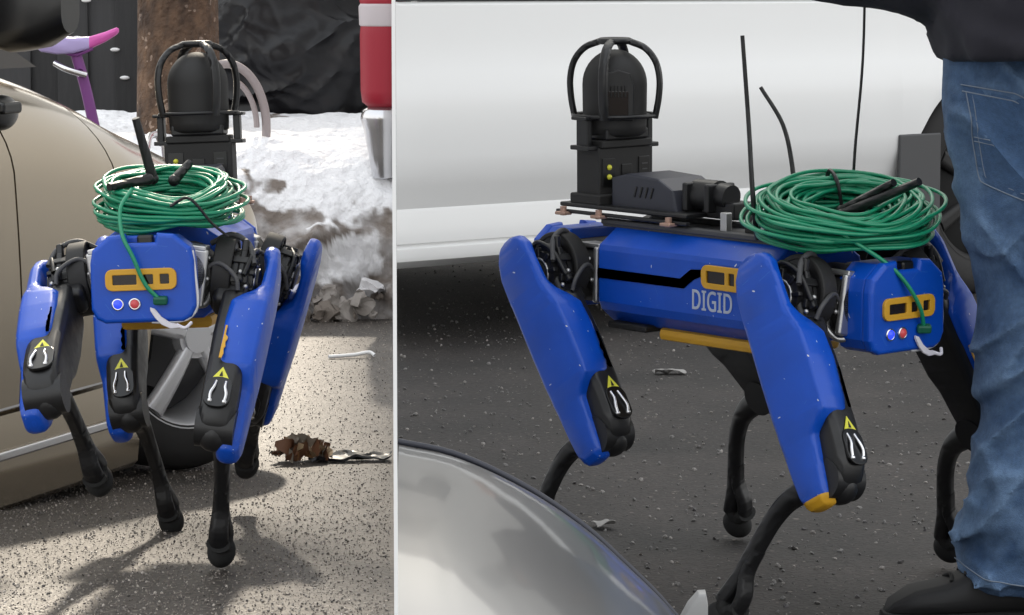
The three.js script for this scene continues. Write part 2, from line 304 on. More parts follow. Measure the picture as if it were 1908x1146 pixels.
    add('worn_edge', tr(e, -0.0578, 0, sy * 0.008), Mt, M.yellow);
  }
  // knee: recess, chrome linkage, warning triangle (rear face)
  const rec = extr(shapeOf(rrect(-0.021, 0.021, -0.03, 0.03, 0.017)), 0.003, 0.001).rotateY(-Math.PI / 2);
  add('linkage_recess', tr(rec, -0.0495, -0.286, zz(-0.004)), Mt, M.blackGloss);
  for (const d of [-1, 1]) add('linkage', [tube([[-0.0525, -0.265, zz(-0.002 + d * 0.008)], [-0.0565, -0.279, zz(-0.002 + d * 0.009)], [-0.0565, -0.293, zz(-0.002 + d * 0.013)], [-0.053, -0.306, zz(-0.002 + d * 0.012)]], 0.003, { seg: 16 }), tr(new THREE.SphereGeometry(0.0046, 10, 8), -0.053, -0.306, zz(-0.002 + d * 0.012))], Mt, M.chrome);
  const tri = extr(shapeOf([[-0.013, -0.011], [0.013, -0.011], [0, 0.012]]), 0.0012).rotateY(-Math.PI / 2);
  add('warning_label', tr(tri, -0.052, -0.246, zz(-0.004)), Mt, M.warn);
  const tri2 = extr(shapeOf([[-0.003, -0.008], [0.003, -0.008], [0.0018, -0.003], [0, 0.003], [-0.0018, -0.003]]), 0.0008).rotateY(-Math.PI / 2);
  add('warning_mark', tr(tri2, -0.0533, -0.246, zz(-0.004)), Mt, M.blackMatte);
  add('knee_joint', [cylZ(0.033, 0.064, 0, 0, zz(-0.002), 28), tr(new THREE.SphereGeometry(0.03, 18, 12), -0.01, -0.004, zz(-0.004))], Ms, M.black);
  // lower leg: bowed forward, forked above the foot
  add('lower_leg', [
    tubeVar([[-0.012, 0.008, zz(-0.004)], [0.016, -0.03, zz(-0.004)], [0.042, -0.085, zz(-0.004)], [0.046, -0.14, zz(-0.004)], [0.034, -0.21, zz(-0.004)], [0.022, -0.265, zz(-0.004)], [0.016, -0.31, zz(-0.004)]], t => { const w = lerp(0.026, 0.0135, sstep(0, 0.6, t)) + 0.008 * sstep(0.75, 1, t); return [w, lerp(0.03, 0.0165, sstep(0, 0.45, t))]; }),
    tubeVar([[0.03, -0.2, zz(-0.004)], [0.018, -0.245, zz(-0.004)], [-0.006, -0.275, zz(-0.004)], [-0.014, -0.305, zz(-0.004)]], t => [0.013 + 0.006 * t, 0.011]),
    tubeVar([[0.014, -0.022, zz(0.012)], [0.052, -0.09, zz(0.008)], [0.055, -0.14, zz(0.004)], [0.04, -0.2, zz(0)]], () => [0.0035, 0.0035], { n: 6 })], Ms, M.black);
  const ft = new THREE.SphereGeometry(0.027, 24, 16).scale(1.12, 1, 0.92); tr(ft, 0, -L2, zz(-0.002));
  add('foot', [ft, tubeVar([[-0.018, -0.295, zz(-0.004)], [0, -0.318, zz(-0.003)], [0.02, -0.3, zz(-0.004)]], () => [0.021, 0.014])], Ms, M.rubber);
  return leg;
}
function frameWithWindows(w, h, holes, depth, bar) {
  const s = shapeOf(rrect(-w / 2, w / 2, -h / 2, h / 2, h * 0.32, 5));
  for (const [a, b] of holes) s.holes.push(new THREE.Path().setFromPoints(rrect(a, b, -h / 2 + bar, h / 2 - bar, 0.003, 3).map(p => new THREE.Vector2(...p))));
  return extr(s, depth, 0.0012);
}
function buildRobot(label, pose, legs, extras) {
  const [x, y, z, yaw, pit, rol] = pose;
  const R = thing('robot_dog', label, 'robot', [x, y, z], 'blue robot dogs');
  R.rotation.set(rol, yaw, -pit, 'YZX');
  // body: flat-sided blue cover between the hips
  const prof = [[-0.066, 0.084], [0.066, 0.084], [0.104, 0.058], [0.106, 0.05], [0.106, -0.042], [0.1, -0.056], [0.07, -0.08], [-0.07, -0.08], [-0.1, -0.056], [-0.106, -0.042], [-0.106, 0.05], [-0.104, 0.058]];
  const cov = extr(shapeOf(prof.map(([a, b]) => [a * 0.965, b * 0.965])), 0.424, 0.004, 3).translate(0, 0, -0.212).rotateY(Math.PI / 2);
  const body = part('body_cover', cov, M.blue, R);
  for (const s of [1, -1]) { // s=1 robot's left
    const st = extr(shapeOf([[0.214, 0.0], [0.214, 0.016], [0.005, 0.016], [-0.022, 0.034], [-0.05, 0.036], [-0.05, 0.026], [-0.028, 0.018], [-0.004, 0.001]]), 0.0015, 0.0006); if (s > 0) st.rotateY(0).scale(1, 1, -1);
    part('side_stripe', tr(st, 0, 0, -s * 0.1064), M.black, body);
    const fr = frameWithWindows(0.108, 0.038, [[-0.044, 0.003], [0.0095, 0.026]], 0.004, 0.0075); if (s > 0) fr.scale(-1, 1, -1); else fr.scale(1, 1, 1);
    // built so that the long window lies forward
    const f2 = s > 0 ? fr : fr.scale(-1, 1, 1);
    part('side_frame', tr(f2, -0.106, 0.026, -s * 0.1066), M.yellow, body);
    part('side_window', tr(new THREE.BoxGeometry(0.092, 0.026, 0.002), -0.106, 0.026, -s * 0.1075), M.lens, body);
    const tg = new TextGeometry('DIGID', { font, size: 0.033, depth: 0.0006, curveSegments: 4, bevelEnabled: true, bevelSize: 0.0006, bevelThickness: 0.0002, bevelSegments: 1 }); tg.computeBoundingBox();
    const tw = tg.boundingBox.max.x; tg.scale(0.1 / tw, 1, 1);
    if (s > 0) { tg.rotateY(Math.PI); tr(tg, -0.022, -0.032, -0.1065); } else tr(tg, -0.122, -0.032, 0.1065);
    part('lettering', tg, M.letter, body);
  }
  part('chassis', [box(0.8, 0.11, 0.1, 0, -0.002, 0, 0.01), box(0.1, 0.012, 0.19, 0.155, -0.0835, 0, 0.004)], M.blackMatte, R);
  part('belly_pan', [loft([[-0.2, 0.05, -0.096], [-0.19, 0.08, -0.1], [0.08, 0.084, -0.1], [0.1, 0.06, -0.09]].map(([px, w, b]) => rrect(-w, w, b, -0.079, 0.008, 2).map(([a, c]) => V3(px, c, -a))))], M.yellow, R);
  // rear and front shells
  for (const f of [-1, 1]) {
    const pr = [[-0.055, 0.072], [-0.034, 0.074], [-0.03, 0.058], [0.03, 0.058], [0.034, 0.074], [0.055, 0.072], [0.082, 0.05], [0.086, 0.03], [0.087, -0.05], [0.08, -0.064], [0.068, -0.07], [-0.068, -0.07], [-0.08, -0.064], [-0.087, -0.05], [-0.086, 0.03], [-0.082, 0.05]];
    const full = pr.filter(([a, b]) => !(Math.abs(a) < 0.035)).map(p => p.slice()), half = shapeOf(pr.map(([a, b]) => [a * 0.94, b * 0.94]));
    const back = shapeOf(full.map(([a, b]) => [a * 0.95, b * 0.95]));
    const g1 = extr(back, 0.05, 0.004, 3).rotateY(Math.PI / 2).translate(0.347, 0, 0), g2 = extr(half, 0.008, 0.007, 4).rotateY(Math.PI / 2).translate(0.405, 0, 0);
    const sh = merge([g1, g2]); if (f < 0) sh.rotateY(Math.PI);
    const shell = part(f < 0 ? 'rear_shell' : 'front_shell', sh, M.blue, R);
    if (f > 0) { part('front_camera', [box(0.006, 0.03, 0.1, 0.421, 0.02, 0, 0.002)], M.lens, shell); continue; }
    const fr = frameWithWindows(0.118, 0.034, [[-0.049, -0.006], [0.003, 0.022], [0.031, 0.049]], 0.004, 0.0075).rotateY(-Math.PI / 2);
    part('panel_frame', tr(fr, -0.4205, 0.0, -0.002), M.yellow, shell);
    part('panel_window', box(0.003, 0.024, 0.104, -0.4205, 0, -0.002, 0.001), M.lens, shell);
    for (const [dz, mat, nm] of [[-0.043, std(C(0.03, 0.05, 0.6), 0.2, 0, { emissive: C(0.02, 0.05, 1), emissiveIntensity: 0.9 }), 'blue_button'], [-0.0145, std(C(0.4, 0.05, 0.06), 0.25, 0, { emissive: C(1, 0.12, 0.12), emissiveIntensity: 0.12 }), 'red_button']]) {
      part('button_ring', tr(new THREE.TorusGeometry(0.0085, 0.0022, 8, 24).rotateY(Math.PI / 2), -0.421, -0.041, dz), M.chrome, shell);
      part(nm, tr(new THREE.SphereGeometry(0.0078, 18, 12).scale(0.6, 1, 1), -0.4215, -0.041, dz), mat, shell);
    }
    part('notch_connector', [box(0.02, 0.022, 0.028, -0.404, 0.063, 0.006, 0.005), box(0.01, 0.012, 0.05, -0.408, 0.056, 0.0, 0.003)], M.blackGloss, shell);
    part('corner_guard', [tube([[-0.41, 0.045, 0.0845], [-0.412, 0.0, 0.0885], [-0.411, -0.05, 0.0885], [-0.412, -0.068, 0.075], [-0.413, -0.0735, 0.04], [-0.413, -0.0725, 0.012]], 0.0028, { rad: 6 })], M.clip, shell);
    part('torn_tape', [loft([[0.012, -0.05, 0.003], [0.02, -0.058, 0.008], [0.03, -0.07, 0.007], [0.045, -0.079, 0.005], [0.06, -0.08, 0.003]].map(([w, yy, h]) => rrect(-0.003, 0.001, -h, h, 0.001, 1).map(([a, b]) => V3(-0.4235 + a, yy + b, w)))), tube([[-0.421, -0.078, 0.055], [-0.428, -0.083, 0.07], [-0.42, -0.075, 0.08]], 0.003, { seg: 12, rad: 6 })], M.tape, shell);
  }
  // silver cable loops beside the rear shell, both sides
  for (const s of [1, -1]) part('cable_loop', tube([[-0.35, 0.018, -s * 0.075], [-0.352, 0.012, -s * 0.094], [-0.338, -0.012, -s * 0.103], [-0.336, -0.035, -s * 0.1], [-0.35, -0.05, -s * 0.092], [-0.362, -0.05, -s * 0.075]], 0.0055, { seg: 30 }), M.alu, R);
  // deck: rails, stand-offs and mounting feet
  const deck = part('deck', [box(0.5, 0.006, 0.13, 0, 0.0875, 0, 0.002), box(0.46, 0.01, 0.02, 0.02, 0.094, -0.06, 0.003), box(0.46, 0.01, 0.02, 0.02, 0.094, 0.06, 0.003)], M.grey, R);
  for (const [px, s] of [[-0.05, 1], [-0.05, -1], [-0.14, 1], [-0.14, -1], [-0.2, 1], [-0.2, -1]]) part('stand_off', box(0.016, 0.04, 0.014, px, 0.11, -s * 0.052, 0.002), M.alu, deck);
  part('receiver', [box(0.2, 0.035, 0.1, -0.19, 0.112, 0, 0.006), box(0.11, 0.03, 0.07, -0.29, 0.105, 0, 0.006)], M.blackMatte, R);
  const plate = part('payload_plate', [box(0.33, 0.008, 0.15, 0.19, 0.118, 0, 0.003), box(0.34, 0.006, 0.012, 0.19, 0.106, -0.074, 0.002), box(0.34, 0.006, 0.012, 0.19, 0.106, 0.074, 0.002), box(0.08, 0.03, 0.05, 0.0, 0.128, 0.0, 0.004)], M.black, R);
  for (const px of [0.335, 0.24, 0.06]) for (const s of [1, -1]) part('mounting_foot', [cylY(0.006, 0.016, px, 0.107, -s * 0.083, 12), box(0.026, 0.006, 0.02, px, 0.103, -s * 0.083, 0.002)], M.copper, plate);
  // wedge housing and small lamp barrel behind the tower
  const wedge = shapeOf([[0.235, 0.122], [0.235, 0.168], [0.2, 0.176], [0.12, 0.172], [0.085, 0.155], [0.075, 0.122]]);
  const hs = part('speaker_housing', extr(wedge, 0.1, 0.004).translate(0, 0, -0.05), M.slate, R);
  for (let k = 0; k < 4; k++) part('grille_slot', rot(box(0.004, 0.02, 0.002, 0, 0, 0, 0.0008), 0, 0, 0.35).translate(0.175 - k * 0.014, 0.15, -0.0548), M.blackGloss, hs);
  part('lamp_barrel', [cylX(0.028, 0.055, 0.035, 0.15, -0.01, 24), rot(cylX(0.022, 0.04, 0, 0, 0), 0, 0, 0.1).translate(0.0, 0.152, -0.01), box(0.012, 0.05, 0.07, 0.062, 0.148, -0.01, 0.004), box(0.012, 0.05, 0.066, 0.01, 0.148, -0.01, 0.004)], M.black, R);
  // camera tower with cage
  const tw = grp('camera_tower', R), TX = 0.29;
  part('tower_base', [box(0.062, 0.1, 0.13, TX, 0.172, 0, 0.004), box(0.08, 0.02, 0.146, TX, 0.13, 0, 0.004), box(0.07, 0.014, 0.12, TX, 0.228, 0, 0.003)], M.blackMatte, tw);
  part('port_panel', [box(0.003, 0.05, 0.03, TX - 0.0315, 0.178, -0.043, 0.001), box(0.003, 0.05, 0.026, TX - 0.0315, 0.178, 0.042, 0.001), box(0.003, 0.03, 0.024, TX - 0.0315, 0.176, 0.0, 0.001)], M.blackGloss, tw);
  for (const dy of [0.187, 0.17]) part('port', tr(new THREE.SphereGeometry(0.005, 12, 8), TX - 0.0335, dy, -0.043), M.warn, tw);
  part('port_marks', [0.19, 0.18, 0.17, 0.163].map((yy, k) => box(0.001, 0.002, 0.014 - k * 0.002, TX - 0.0335, yy, 0.042, 0)), M.grey, tw);
  for (const s of [1, -1]) part('cage_foot', [box(0.05, 0.008, 0.03, TX, 0.222, -s * 0.07, 0.002), box(0.03, 0.05, 0.013, TX, 0.248, -s * 0.073, 0.003), box(0.04, 0.006, 0.03, TX, 0.274, -s * 0.072, 0.002)], M.black, tw);
  part('ring', tr(new THREE.TorusGeometry(0.075, 0.0035, 8, 40).rotateX(Math.PI / 2), TX, 0.277, 0), M.black, tw);
  for (let k = 0; k < 4; k++) {
    const a = k * Math.PI / 2 + Math.PI / 4 + 0.2, ca = Math.cos(a), sa = Math.sin(a), p = (r, h) => [TX + r * ca, h, r * sa];
    part('cage_bar', tubeVar([p(0.074, 0.272), p(0.081, 0.31), p(0.082, 0.345), p(0.074, 0.375), p(0.055, 0.397), p(0.028, 0.408)], () => [0.009, 0.006], { seg: 24, n: 8, up: V3(-sa, 0, ca) }), M.black, tw);
  }
  part('cage_cap', tr(new THREE.TorusGeometry(0.026, 0.006, 8, 28).rotateX(Math.PI / 2), TX, 0.409, 0), M.black, tw);
  const domeP = [[0, 0.24], [0.045, 0.24], [0.056, 0.246], [0.057, 0.26], [0.058, 0.332]]; for (let k = 1; k <= 10; k++) { const a = k / 10 * Math.PI / 2; domeP.push([0.058 * Math.cos(a), 0.332 + 0.062 * Math.sin(a)]); }
  part('camera_dome', tr(new THREE.LatheGeometry(domeP.map(p => new THREE.Vector2(...p)), 40), TX, 0, 0), M.blackMatte, tw);
  // vented camera face, looking rearward and to the robot's left
  const face = [], th = extras.faceTurn;
  { const sh = shapeOf([[-0.025, 0.272], [0.025, 0.272], [0.027, 0.33], [0.02, 0.352], [0, 0.358], [-0.02, 0.352], [-0.027, 0.33]]); face.push(extr(sh, 0.006, 0.002).translate(0, 0, 0.052)); }
  part('camera_face', rot(face[0], 0, th, 0).translate(TX, 0, 0), M.black, tw);
  part('camera_lens', rot(box(0.036, 0.05, 0.004, 0, 0.298, 0.0605, 0.0015), 0, th, 0).translate(TX, 0, 0), M.lens, tw);
  part('vent_slats', rot(merge([-2, -1, 0, 1, 2].map(k => box(0.0025, 0.02, 0.004, k * 0.0062, 0.322, 0.062, 0.0008))), 0, th, 0).translate(TX, 0, 0), M.blackMatte, tw);
  part('neck_block', [box(0.07, 0.02, 0.1, TX, 0.245, 0, 0.004)], M.black, tw);
  // antennas on the receiver
  for (const [a, b] of extras.antennas) part('antenna', [tubeVar([a, a.map((v, i) => lerp(v, b[i], 0.5)), b], t => { const r = lerp(0.0095, 0.0068, t); return [r, r]; }, { n: 12, seg: 10 }), tr(new THREE.SphereGeometry(0.0105, 12, 8), ...a)], M.black, R);
  for (const [k, q] of Object.entries(legs)) buildLeg(R, k[0] === 'F' ? 1 : -1, k[1] === 'L' ? 1 : -1, q);
  R.updateMatrixWorld(true);
  return R;
}
const robotA = buildRobot('blue robot dog with green cable, walking away beside the beige car and snow bank',
  [-0.6009, 0.5401, -5.2955, 1.5271, 0.0428, -0.0384],
  { FL: [-0.13, 0.6125, -1.3875], FR: [0.3596, -0.4793, -0.5961], HL: [-0.1421, 1.0387, -2.0558], HR: [0.1475, 0.7724, -1.5434] },
  { faceTurn: Math.PI * 0.5, antennas: [[[-0.27, 0.165, 0.0], [-0.3, 0.27, -0.02]], [[-0.29, 0.165, -0.005], [-0.36, 0.155, -0.06]], [[-0.23, 0.16, 0.03], [-0.2, 0.19, 0.055]]] });
const robotB = buildRobot('blue lettered robot dog seen side-on between the white van and the person in jeans',
  [0.3715, 0.5363, -5.0254, 2.2686, -0.0141, -0.0185],
  { FL: [0.0343, 0.6101, -1.3351], FR: [-0.2872, 0.5433, -1.0599], HL: [0.1732, 0.5476, -1.2392, 1], HR: [-0.442, 0.0954, -0.6514] },
  { faceTurn: -2.2, antennas: [[[-0.27, 0.145, 0.0], [-0.385, 0.2, 0.0]], [[-0.28, 0.14, -0.01], [-0.44, 0.205, 0.0]], [[-0.2, 0.14, 0.04], [-0.17, 0.18, 0.07]]] });

// green cable coils lying on the robots
function coil(label, robot, local, R, spread, vs, n, tilt, stretch, turn, leadPts, ties, seed) {
  const w = robot.localToWorld(V3(...local)), G = thing('cable_coil', label, 'cable', [w.x, w.y, w.z], 'green cable coils'); G.rotation.set(tilt, turn, 0, 'XYZ');
  const r = rng(seed), tubes = [];
  for (let i = 0; i < n; i++) {
    const a = r() * 6.283, q = Math.sqrt(0.15 + 0.85 * r()), rr = R + spread * q * Math.cos(a), h = vs * q * Math.sin(a), ph = r() * 6.28, ph2 = r() * 6.28, A = 0.004 + r() * 0.007, ox = (r() - 0.5) * 0.03, oz = (r() - 0.5) * 0.024, tx = (r() - 0.5) * 0.1, tz = (r() - 0.5) * 0.1;
    const pts = [];
    for (let k = 0; k < 28; k++) { const t = k / 28 * 6.2832, ra = rr + A * Math.sin(2 * t + ph) + A * 0.7 * Math.sin(3 * t + ph2); const pinch = 1 - 0.35 * Math.pow(Math.max(0, Math.cos(t - 1.2)), 6); pts.push(V3(ra * Math.cos(t) * stretch + ox, h * pinch + tx * 0.5 * ra * Math.cos(t) + tz * 0.5 * ra * Math.sin(t) + 0.0015 * Math.sin(5 * t + ph), ra * Math.sin(t) + oz)); }
    tubes.push(tube(pts, 0.0035, { closed: true, seg: 84, rad: 6 }));
  }
  part('cable_loops', tubes, M.green, G);
  const inv = new THREE.Matrix4().copy(G.matrix.compose(G.position, G.quaternion, G.scale)).invert();
  const loc = p => robot.localToWorld(V3(...p)).applyMatrix4(inv);
  part('lead', tube(leadPts.map(loc), 0.0036, { seg: 60 }), M.green, G);
  const e = loc(leadPts[leadPts.length - 1]); const pl = tr(new RoundedBoxGeometry(0.024, 0.014, 0.016, 2, 0.004), e.x, e.y, e.z); part('plug', pl, M.greenDark, G);
  for (const [p, rad] of ties) part('zip_tie', tubeVar(p.map(v => v), t => [rad * lerp(1, 0.75, t), rad * lerp(1, 0.75, t)], { n: 8, seg: 24 }), M.black, G);
  return G;
}
const lead = [[-0.35, 0.115, -0.03], [-0.41, 0.1, -0.02], [-0.437, 0.07, -0.012], [-0.433, 0.03, 0.0], [-0.43, -0.02, 0.02], [-0.426, -0.04, 0.032]];
coil('tight green cable coil on the robot beside the beige car', robotA, [-0.26, 0.128, 0.022], 0.098, 0.03, 0.036, 46, 0.17, 1.0, 0,
  [[-0.37, 0.15, -0.02], [-0.405, 0.12, -0.034], [-0.432, 0.075, -0.028], [-0.437, 0.04, -0.012], [-0.432, -0.01, 0.008], [-0.426, -0.036, 0.03]],
  [[[[0.02, 0.02, 0.125], [0.05, 0.035, 0.13], [0.09, -0.01, 0.128], [0.115, -0.035, 0.118]].map(p => p), 0.003]], 5);
coil('wide green cable coil with long black zip ties on the robot by the van', robotB, [-0.278, 0.146, -0.005], 0.1, 0.036, 0.038, 58, 0.27, 1.12, 0,
  [[-0.31, 0.15, -0.1], [-0.36, 0.12, -0.09], [-0.42, 0.06, -0.03], [-0.434, 0.0, 0.012], [-0.427, -0.037, 0.03]],
  [[[[-0.14, -0.05, 0.0], [-0.15, 0.03, 0.0], [-0.156, 0.13, -0.045], [-0.168, 0.275, -0.085]], 0.0046], [[[-0.07, -0.02, -0.1], [-0.075, 0.04, -0.125], [-0.09, 0.1, -0.15], [-0.128, 0.16, -0.17]], 0.0044], [[[0.03, 0.0, -0.13], [0.032, 0.06, -0.14], [0.043, 0.2, -0.18], [0.045, 0.36, -0.22]], 0.0028], [[[-0.02, -0.02, -0.09], [-0.015, 0.035, -0.1], [-0.005, 0.03, -0.06], [0.005, -0.02, -0.05]], 0.004]], 15);

// ------------------------------------------------------------ left street: car, snow, bags, tree, fence ...
M.carSilver = std(C(0.4, 0.335, 0.245), 0.17, 0.85, { clearcoat: 0.7, clearcoatRoughness: 0.12 });
M.rim = std(C(0.68, 0.68, 0.7), 0.28, 0.4);
M.tyre = std(C(0.018, 0.017, 0.017), 0.8);
M.liner = std(C(0.01, 0.01, 0.01), 0.95);
function carWheel(parent, r, w, spokes, name = 'wheel', rimMat = M.rim) { // axis +x outward
  const g = grp(name, parent);
  const P = [[r * 0.66, -w / 2], [r * 0.86, -w / 2], [r * 0.96, -w * 0.42], [r, -w * 0.3], [r, w * 0.3], [r * 0.96, w * 0.42], [r * 0.86, w / 2], [r * 0.66, w * 0.47], [r * 0.64, w * 0.3]];
  part('tyre', new THREE.LatheGeometry(P.map(p => new THREE.Vector2(...p)), 56).rotateZ(-Math.PI / 2), M.tyre, g);
  const rim = [[r * 0.63, -w * 0.4], [r * 0.6, w * 0.1], [r * 0.63, w * 0.42], [r * 0.68, w * 0.48], [r * 0.7, w * 0.44]];
  part('rim', new THREE.LatheGeometry(rim.map(p => new THREE.Vector2(...p)), 56).rotateZ(-Math.PI / 2), rimMat, g);
  for (let k = 0; k < spokes; k++) { const a = k / spokes * 6.283; const s = tubeVar([[w * 0.42, 0, 0], [w * 0.44, r * 0.3, 0], [w * 0.4, r * 0.64, 0]], t => [lerp(0.016, 0.03, t) , 0.02], { n: 10, seg: 8, up: V3(0, 0, 1) }); part('spoke', rot(s, a, 0, 0), rimMat, g); }
  part('hub', [cylX(r * 0.16, 0.03, w * 0.42, 0, 0), cylX(r * 0.12, 0.04, w * 0.43, 0, 0)], M.rim, g);
  part('brake_disc', [cylX(r * 0.42, 0.02, -w * 0.1, 0, 0), cylX(r * 0.62, 0.01, -w * 0.36, 0, 0)], M.grey, g);
  return g;
}
{
  const yg = -0.115, car = thing('parked_car', 'beige silver parked car with dark wing mirror beside the walking robot', 'car', [-0.756, yg, -7.0]);
  const A = Math.atan2(0.34, 0.94); car.rotation.y = -A; // local -z runs forward (away), +x outward to the right side
  // surface: s = metres ahead of the wheel centre (local z = -s)
  const topT = [[-2.2, 1.06], [-0.93, 1.045], [-0.64, 1.015], [-0.4, 0.955], [-0.24, 0.9], [0, 0.83], [0.3, 0.74], [0.6, 0.58], [0.86, 0.4]], topC = new THREE.CatmullRomCurve3(topT.map(p => V3(p[0], p[1], 0))), topP = topC.getPoints(200); const top = s => { let i = 0; while (i < 199 && s > topP[i + 1].x) i++; const a = topP[i], b = topP[i + 1]; return lerp(a.y, b.y, Math.min(1, Math.max(0, (s - a.x) / (b.x - a.x)))); };
  const out = s => 0.03 + 0.015 * Math.exp(-s * s / 0.16) - 0.55 * Math.pow(sstep(0.1, 0.85, s), 1.6);
  const bot = s => { const d = Math.abs(s); return d < 0.355 ? 0.325 + Math.sqrt(0.355 * 0.355 - d * d) : (s < 0 ? 0.285 : 0.2); };
  const ringAt = s => {
    const o = out(s), t = top(s), b = bot(s), sh = t - 0.1, pts = [];
    for (let k = 0; k <= 12; k++) { const v = k / 12, y = lerp(b, sh - 0.2, v); pts.push(V3(o + 0.018 * Math.sin(Math.PI * (y / 0.85)) - 0.02 * sstep(0.5, 0, y) , y, -s)); }
    const yb = sh - 0.2, xb = o + 0.018 * Math.sin(Math.PI * (yb / 0.85)) - 0.02 * sstep(0.5, 0, yb); for (let k = 1; k <= 14; k++) { const a = k / 14 * Math.PI / 2; pts.push(V3(xb - 0.36 * (1 - Math.cos(a)), yb + 0.27 * Math.sin(a), -s)); }
    for (let k = 1; k <= 6; k++) { const v = k / 6; pts.push(V3(lerp(xb - 0.36, -1.0, v), sh + 0.07 + 0.03 * Math.sin(v * 1.5), -s)); }
    return pts;
  };
  const seg = (a, b, n) => { const r = []; for (let i = 0; i <= n; i++) r.push(ringAt(lerp(a, b, i / n))); return r; };
  const panel = (name, a, b, n) => {
    const inner = r => r.map(p => V3(p.x - 0.02, p.y, p.z));
    const rs = seg(a, b, n), g1 = loft(rs, { closed: false, crease: 0.6, flip: true }), g2 = loft(rs.map(inner), { closed: false, crease: 0.6 });
    const e1 = loft([rs[0], inner(rs[0])], { closed: false }), e2 = loft([rs[n], inner(rs[n])], { closed: false }), e3 = loft([rs.map(r => r[0]), rs.map(r => V3(r[0].x - 0.02, r[0].y, r[0].z))], { closed: false });
    return part(name, [g1, g2, e1, e2, e3], M.carSilver, car);
  };
  panel('fender', -0.474, 0.86, 70); panel('door', -0.93, -0.481, 12); panel('rear_door', -2.2, -0.937, 12);
  // rocker below the doors and its bright strip
  part('rocker', loft([-2.2, -1.4, -0.7, -0.36].map((s, i) => [[0.0, 0.272], [0.012, 0.262], [0.03, 0.2], [0.034, 0.14], [0.028, 0.075], [0.015, 0.062], [-0.1, 0.06], [-0.1, 0.272]].map(([w, y]) => V3(w - (i === 3 ? 0.01 : 0), y, -s))), { crease: 0.5, flip: true }), M.carSilver, car);
  part('trim_strip', box(0.012, 0.02, 1.72, 0.04, 0.185, 1.28, 0.005), M.chrome, car);
  part('lower_trim', box(0.008, 0.01, 1.72, 0.014, 0.277, 1.28, 0.003), M.chrome, car);
  part('underbody', [box(0.7, 0.35, 2.4, -0.5, 0.34, 0.7, 0.02), tr(new THREE.SphereGeometry(0.37, 24, 16).scale(0.6, 1, 1), -0.32, 0.34, 0)], M.liner, car);
  const wh = carWheel(car, 0.325, 0.2, 5); wh.position.set(-0.075, 0.325, 0); wh.rotation.y = -0.42;
  // black wing mirror on a stalk at the front of the door
  const mir = part('wing_mirror', [loft([[0, 0.03, 0.02], [0.03, 0.075, 0.055], [0.08, 0.085, 0.065], [0.14, 0.075, 0.058], [0.19, 0.05, 0.035]].map(([x, h, d]) => rrect(-d, d, -h, h, 0.04, 4).map(([a, b]) => V3(x, b + 1.06, a + 0.55)))), box(0.1, 0.03, 0.05, -0.03, 0.99, 0.55, 0.012)], M.blackGloss, car);
  mir.scale.setScalar(1.15); mir.position.set(-0.1, -0.1, 0.2);
  part('door_handle', [tr(new THREE.SphereGeometry(0.05, 20, 14).scale(0.5, 0.75, 1.2), 0.03, 0.9, 0.975), box(0.02, 0.025, 0.08, 0.05, 0.91, 0.975, 0.008)], M.blackGloss, car);
  part('windscreen', loft([[-0.5, 1.0], [-1.6, 1.5], [-2.2, 1.5]].map(([s, y]) => [V3(-0.15, 0.98, -s), V3(-0.3, y, -s), V3(-0.85, y + 0.04, -s)]), { closed: false }), M.lens, car);
}
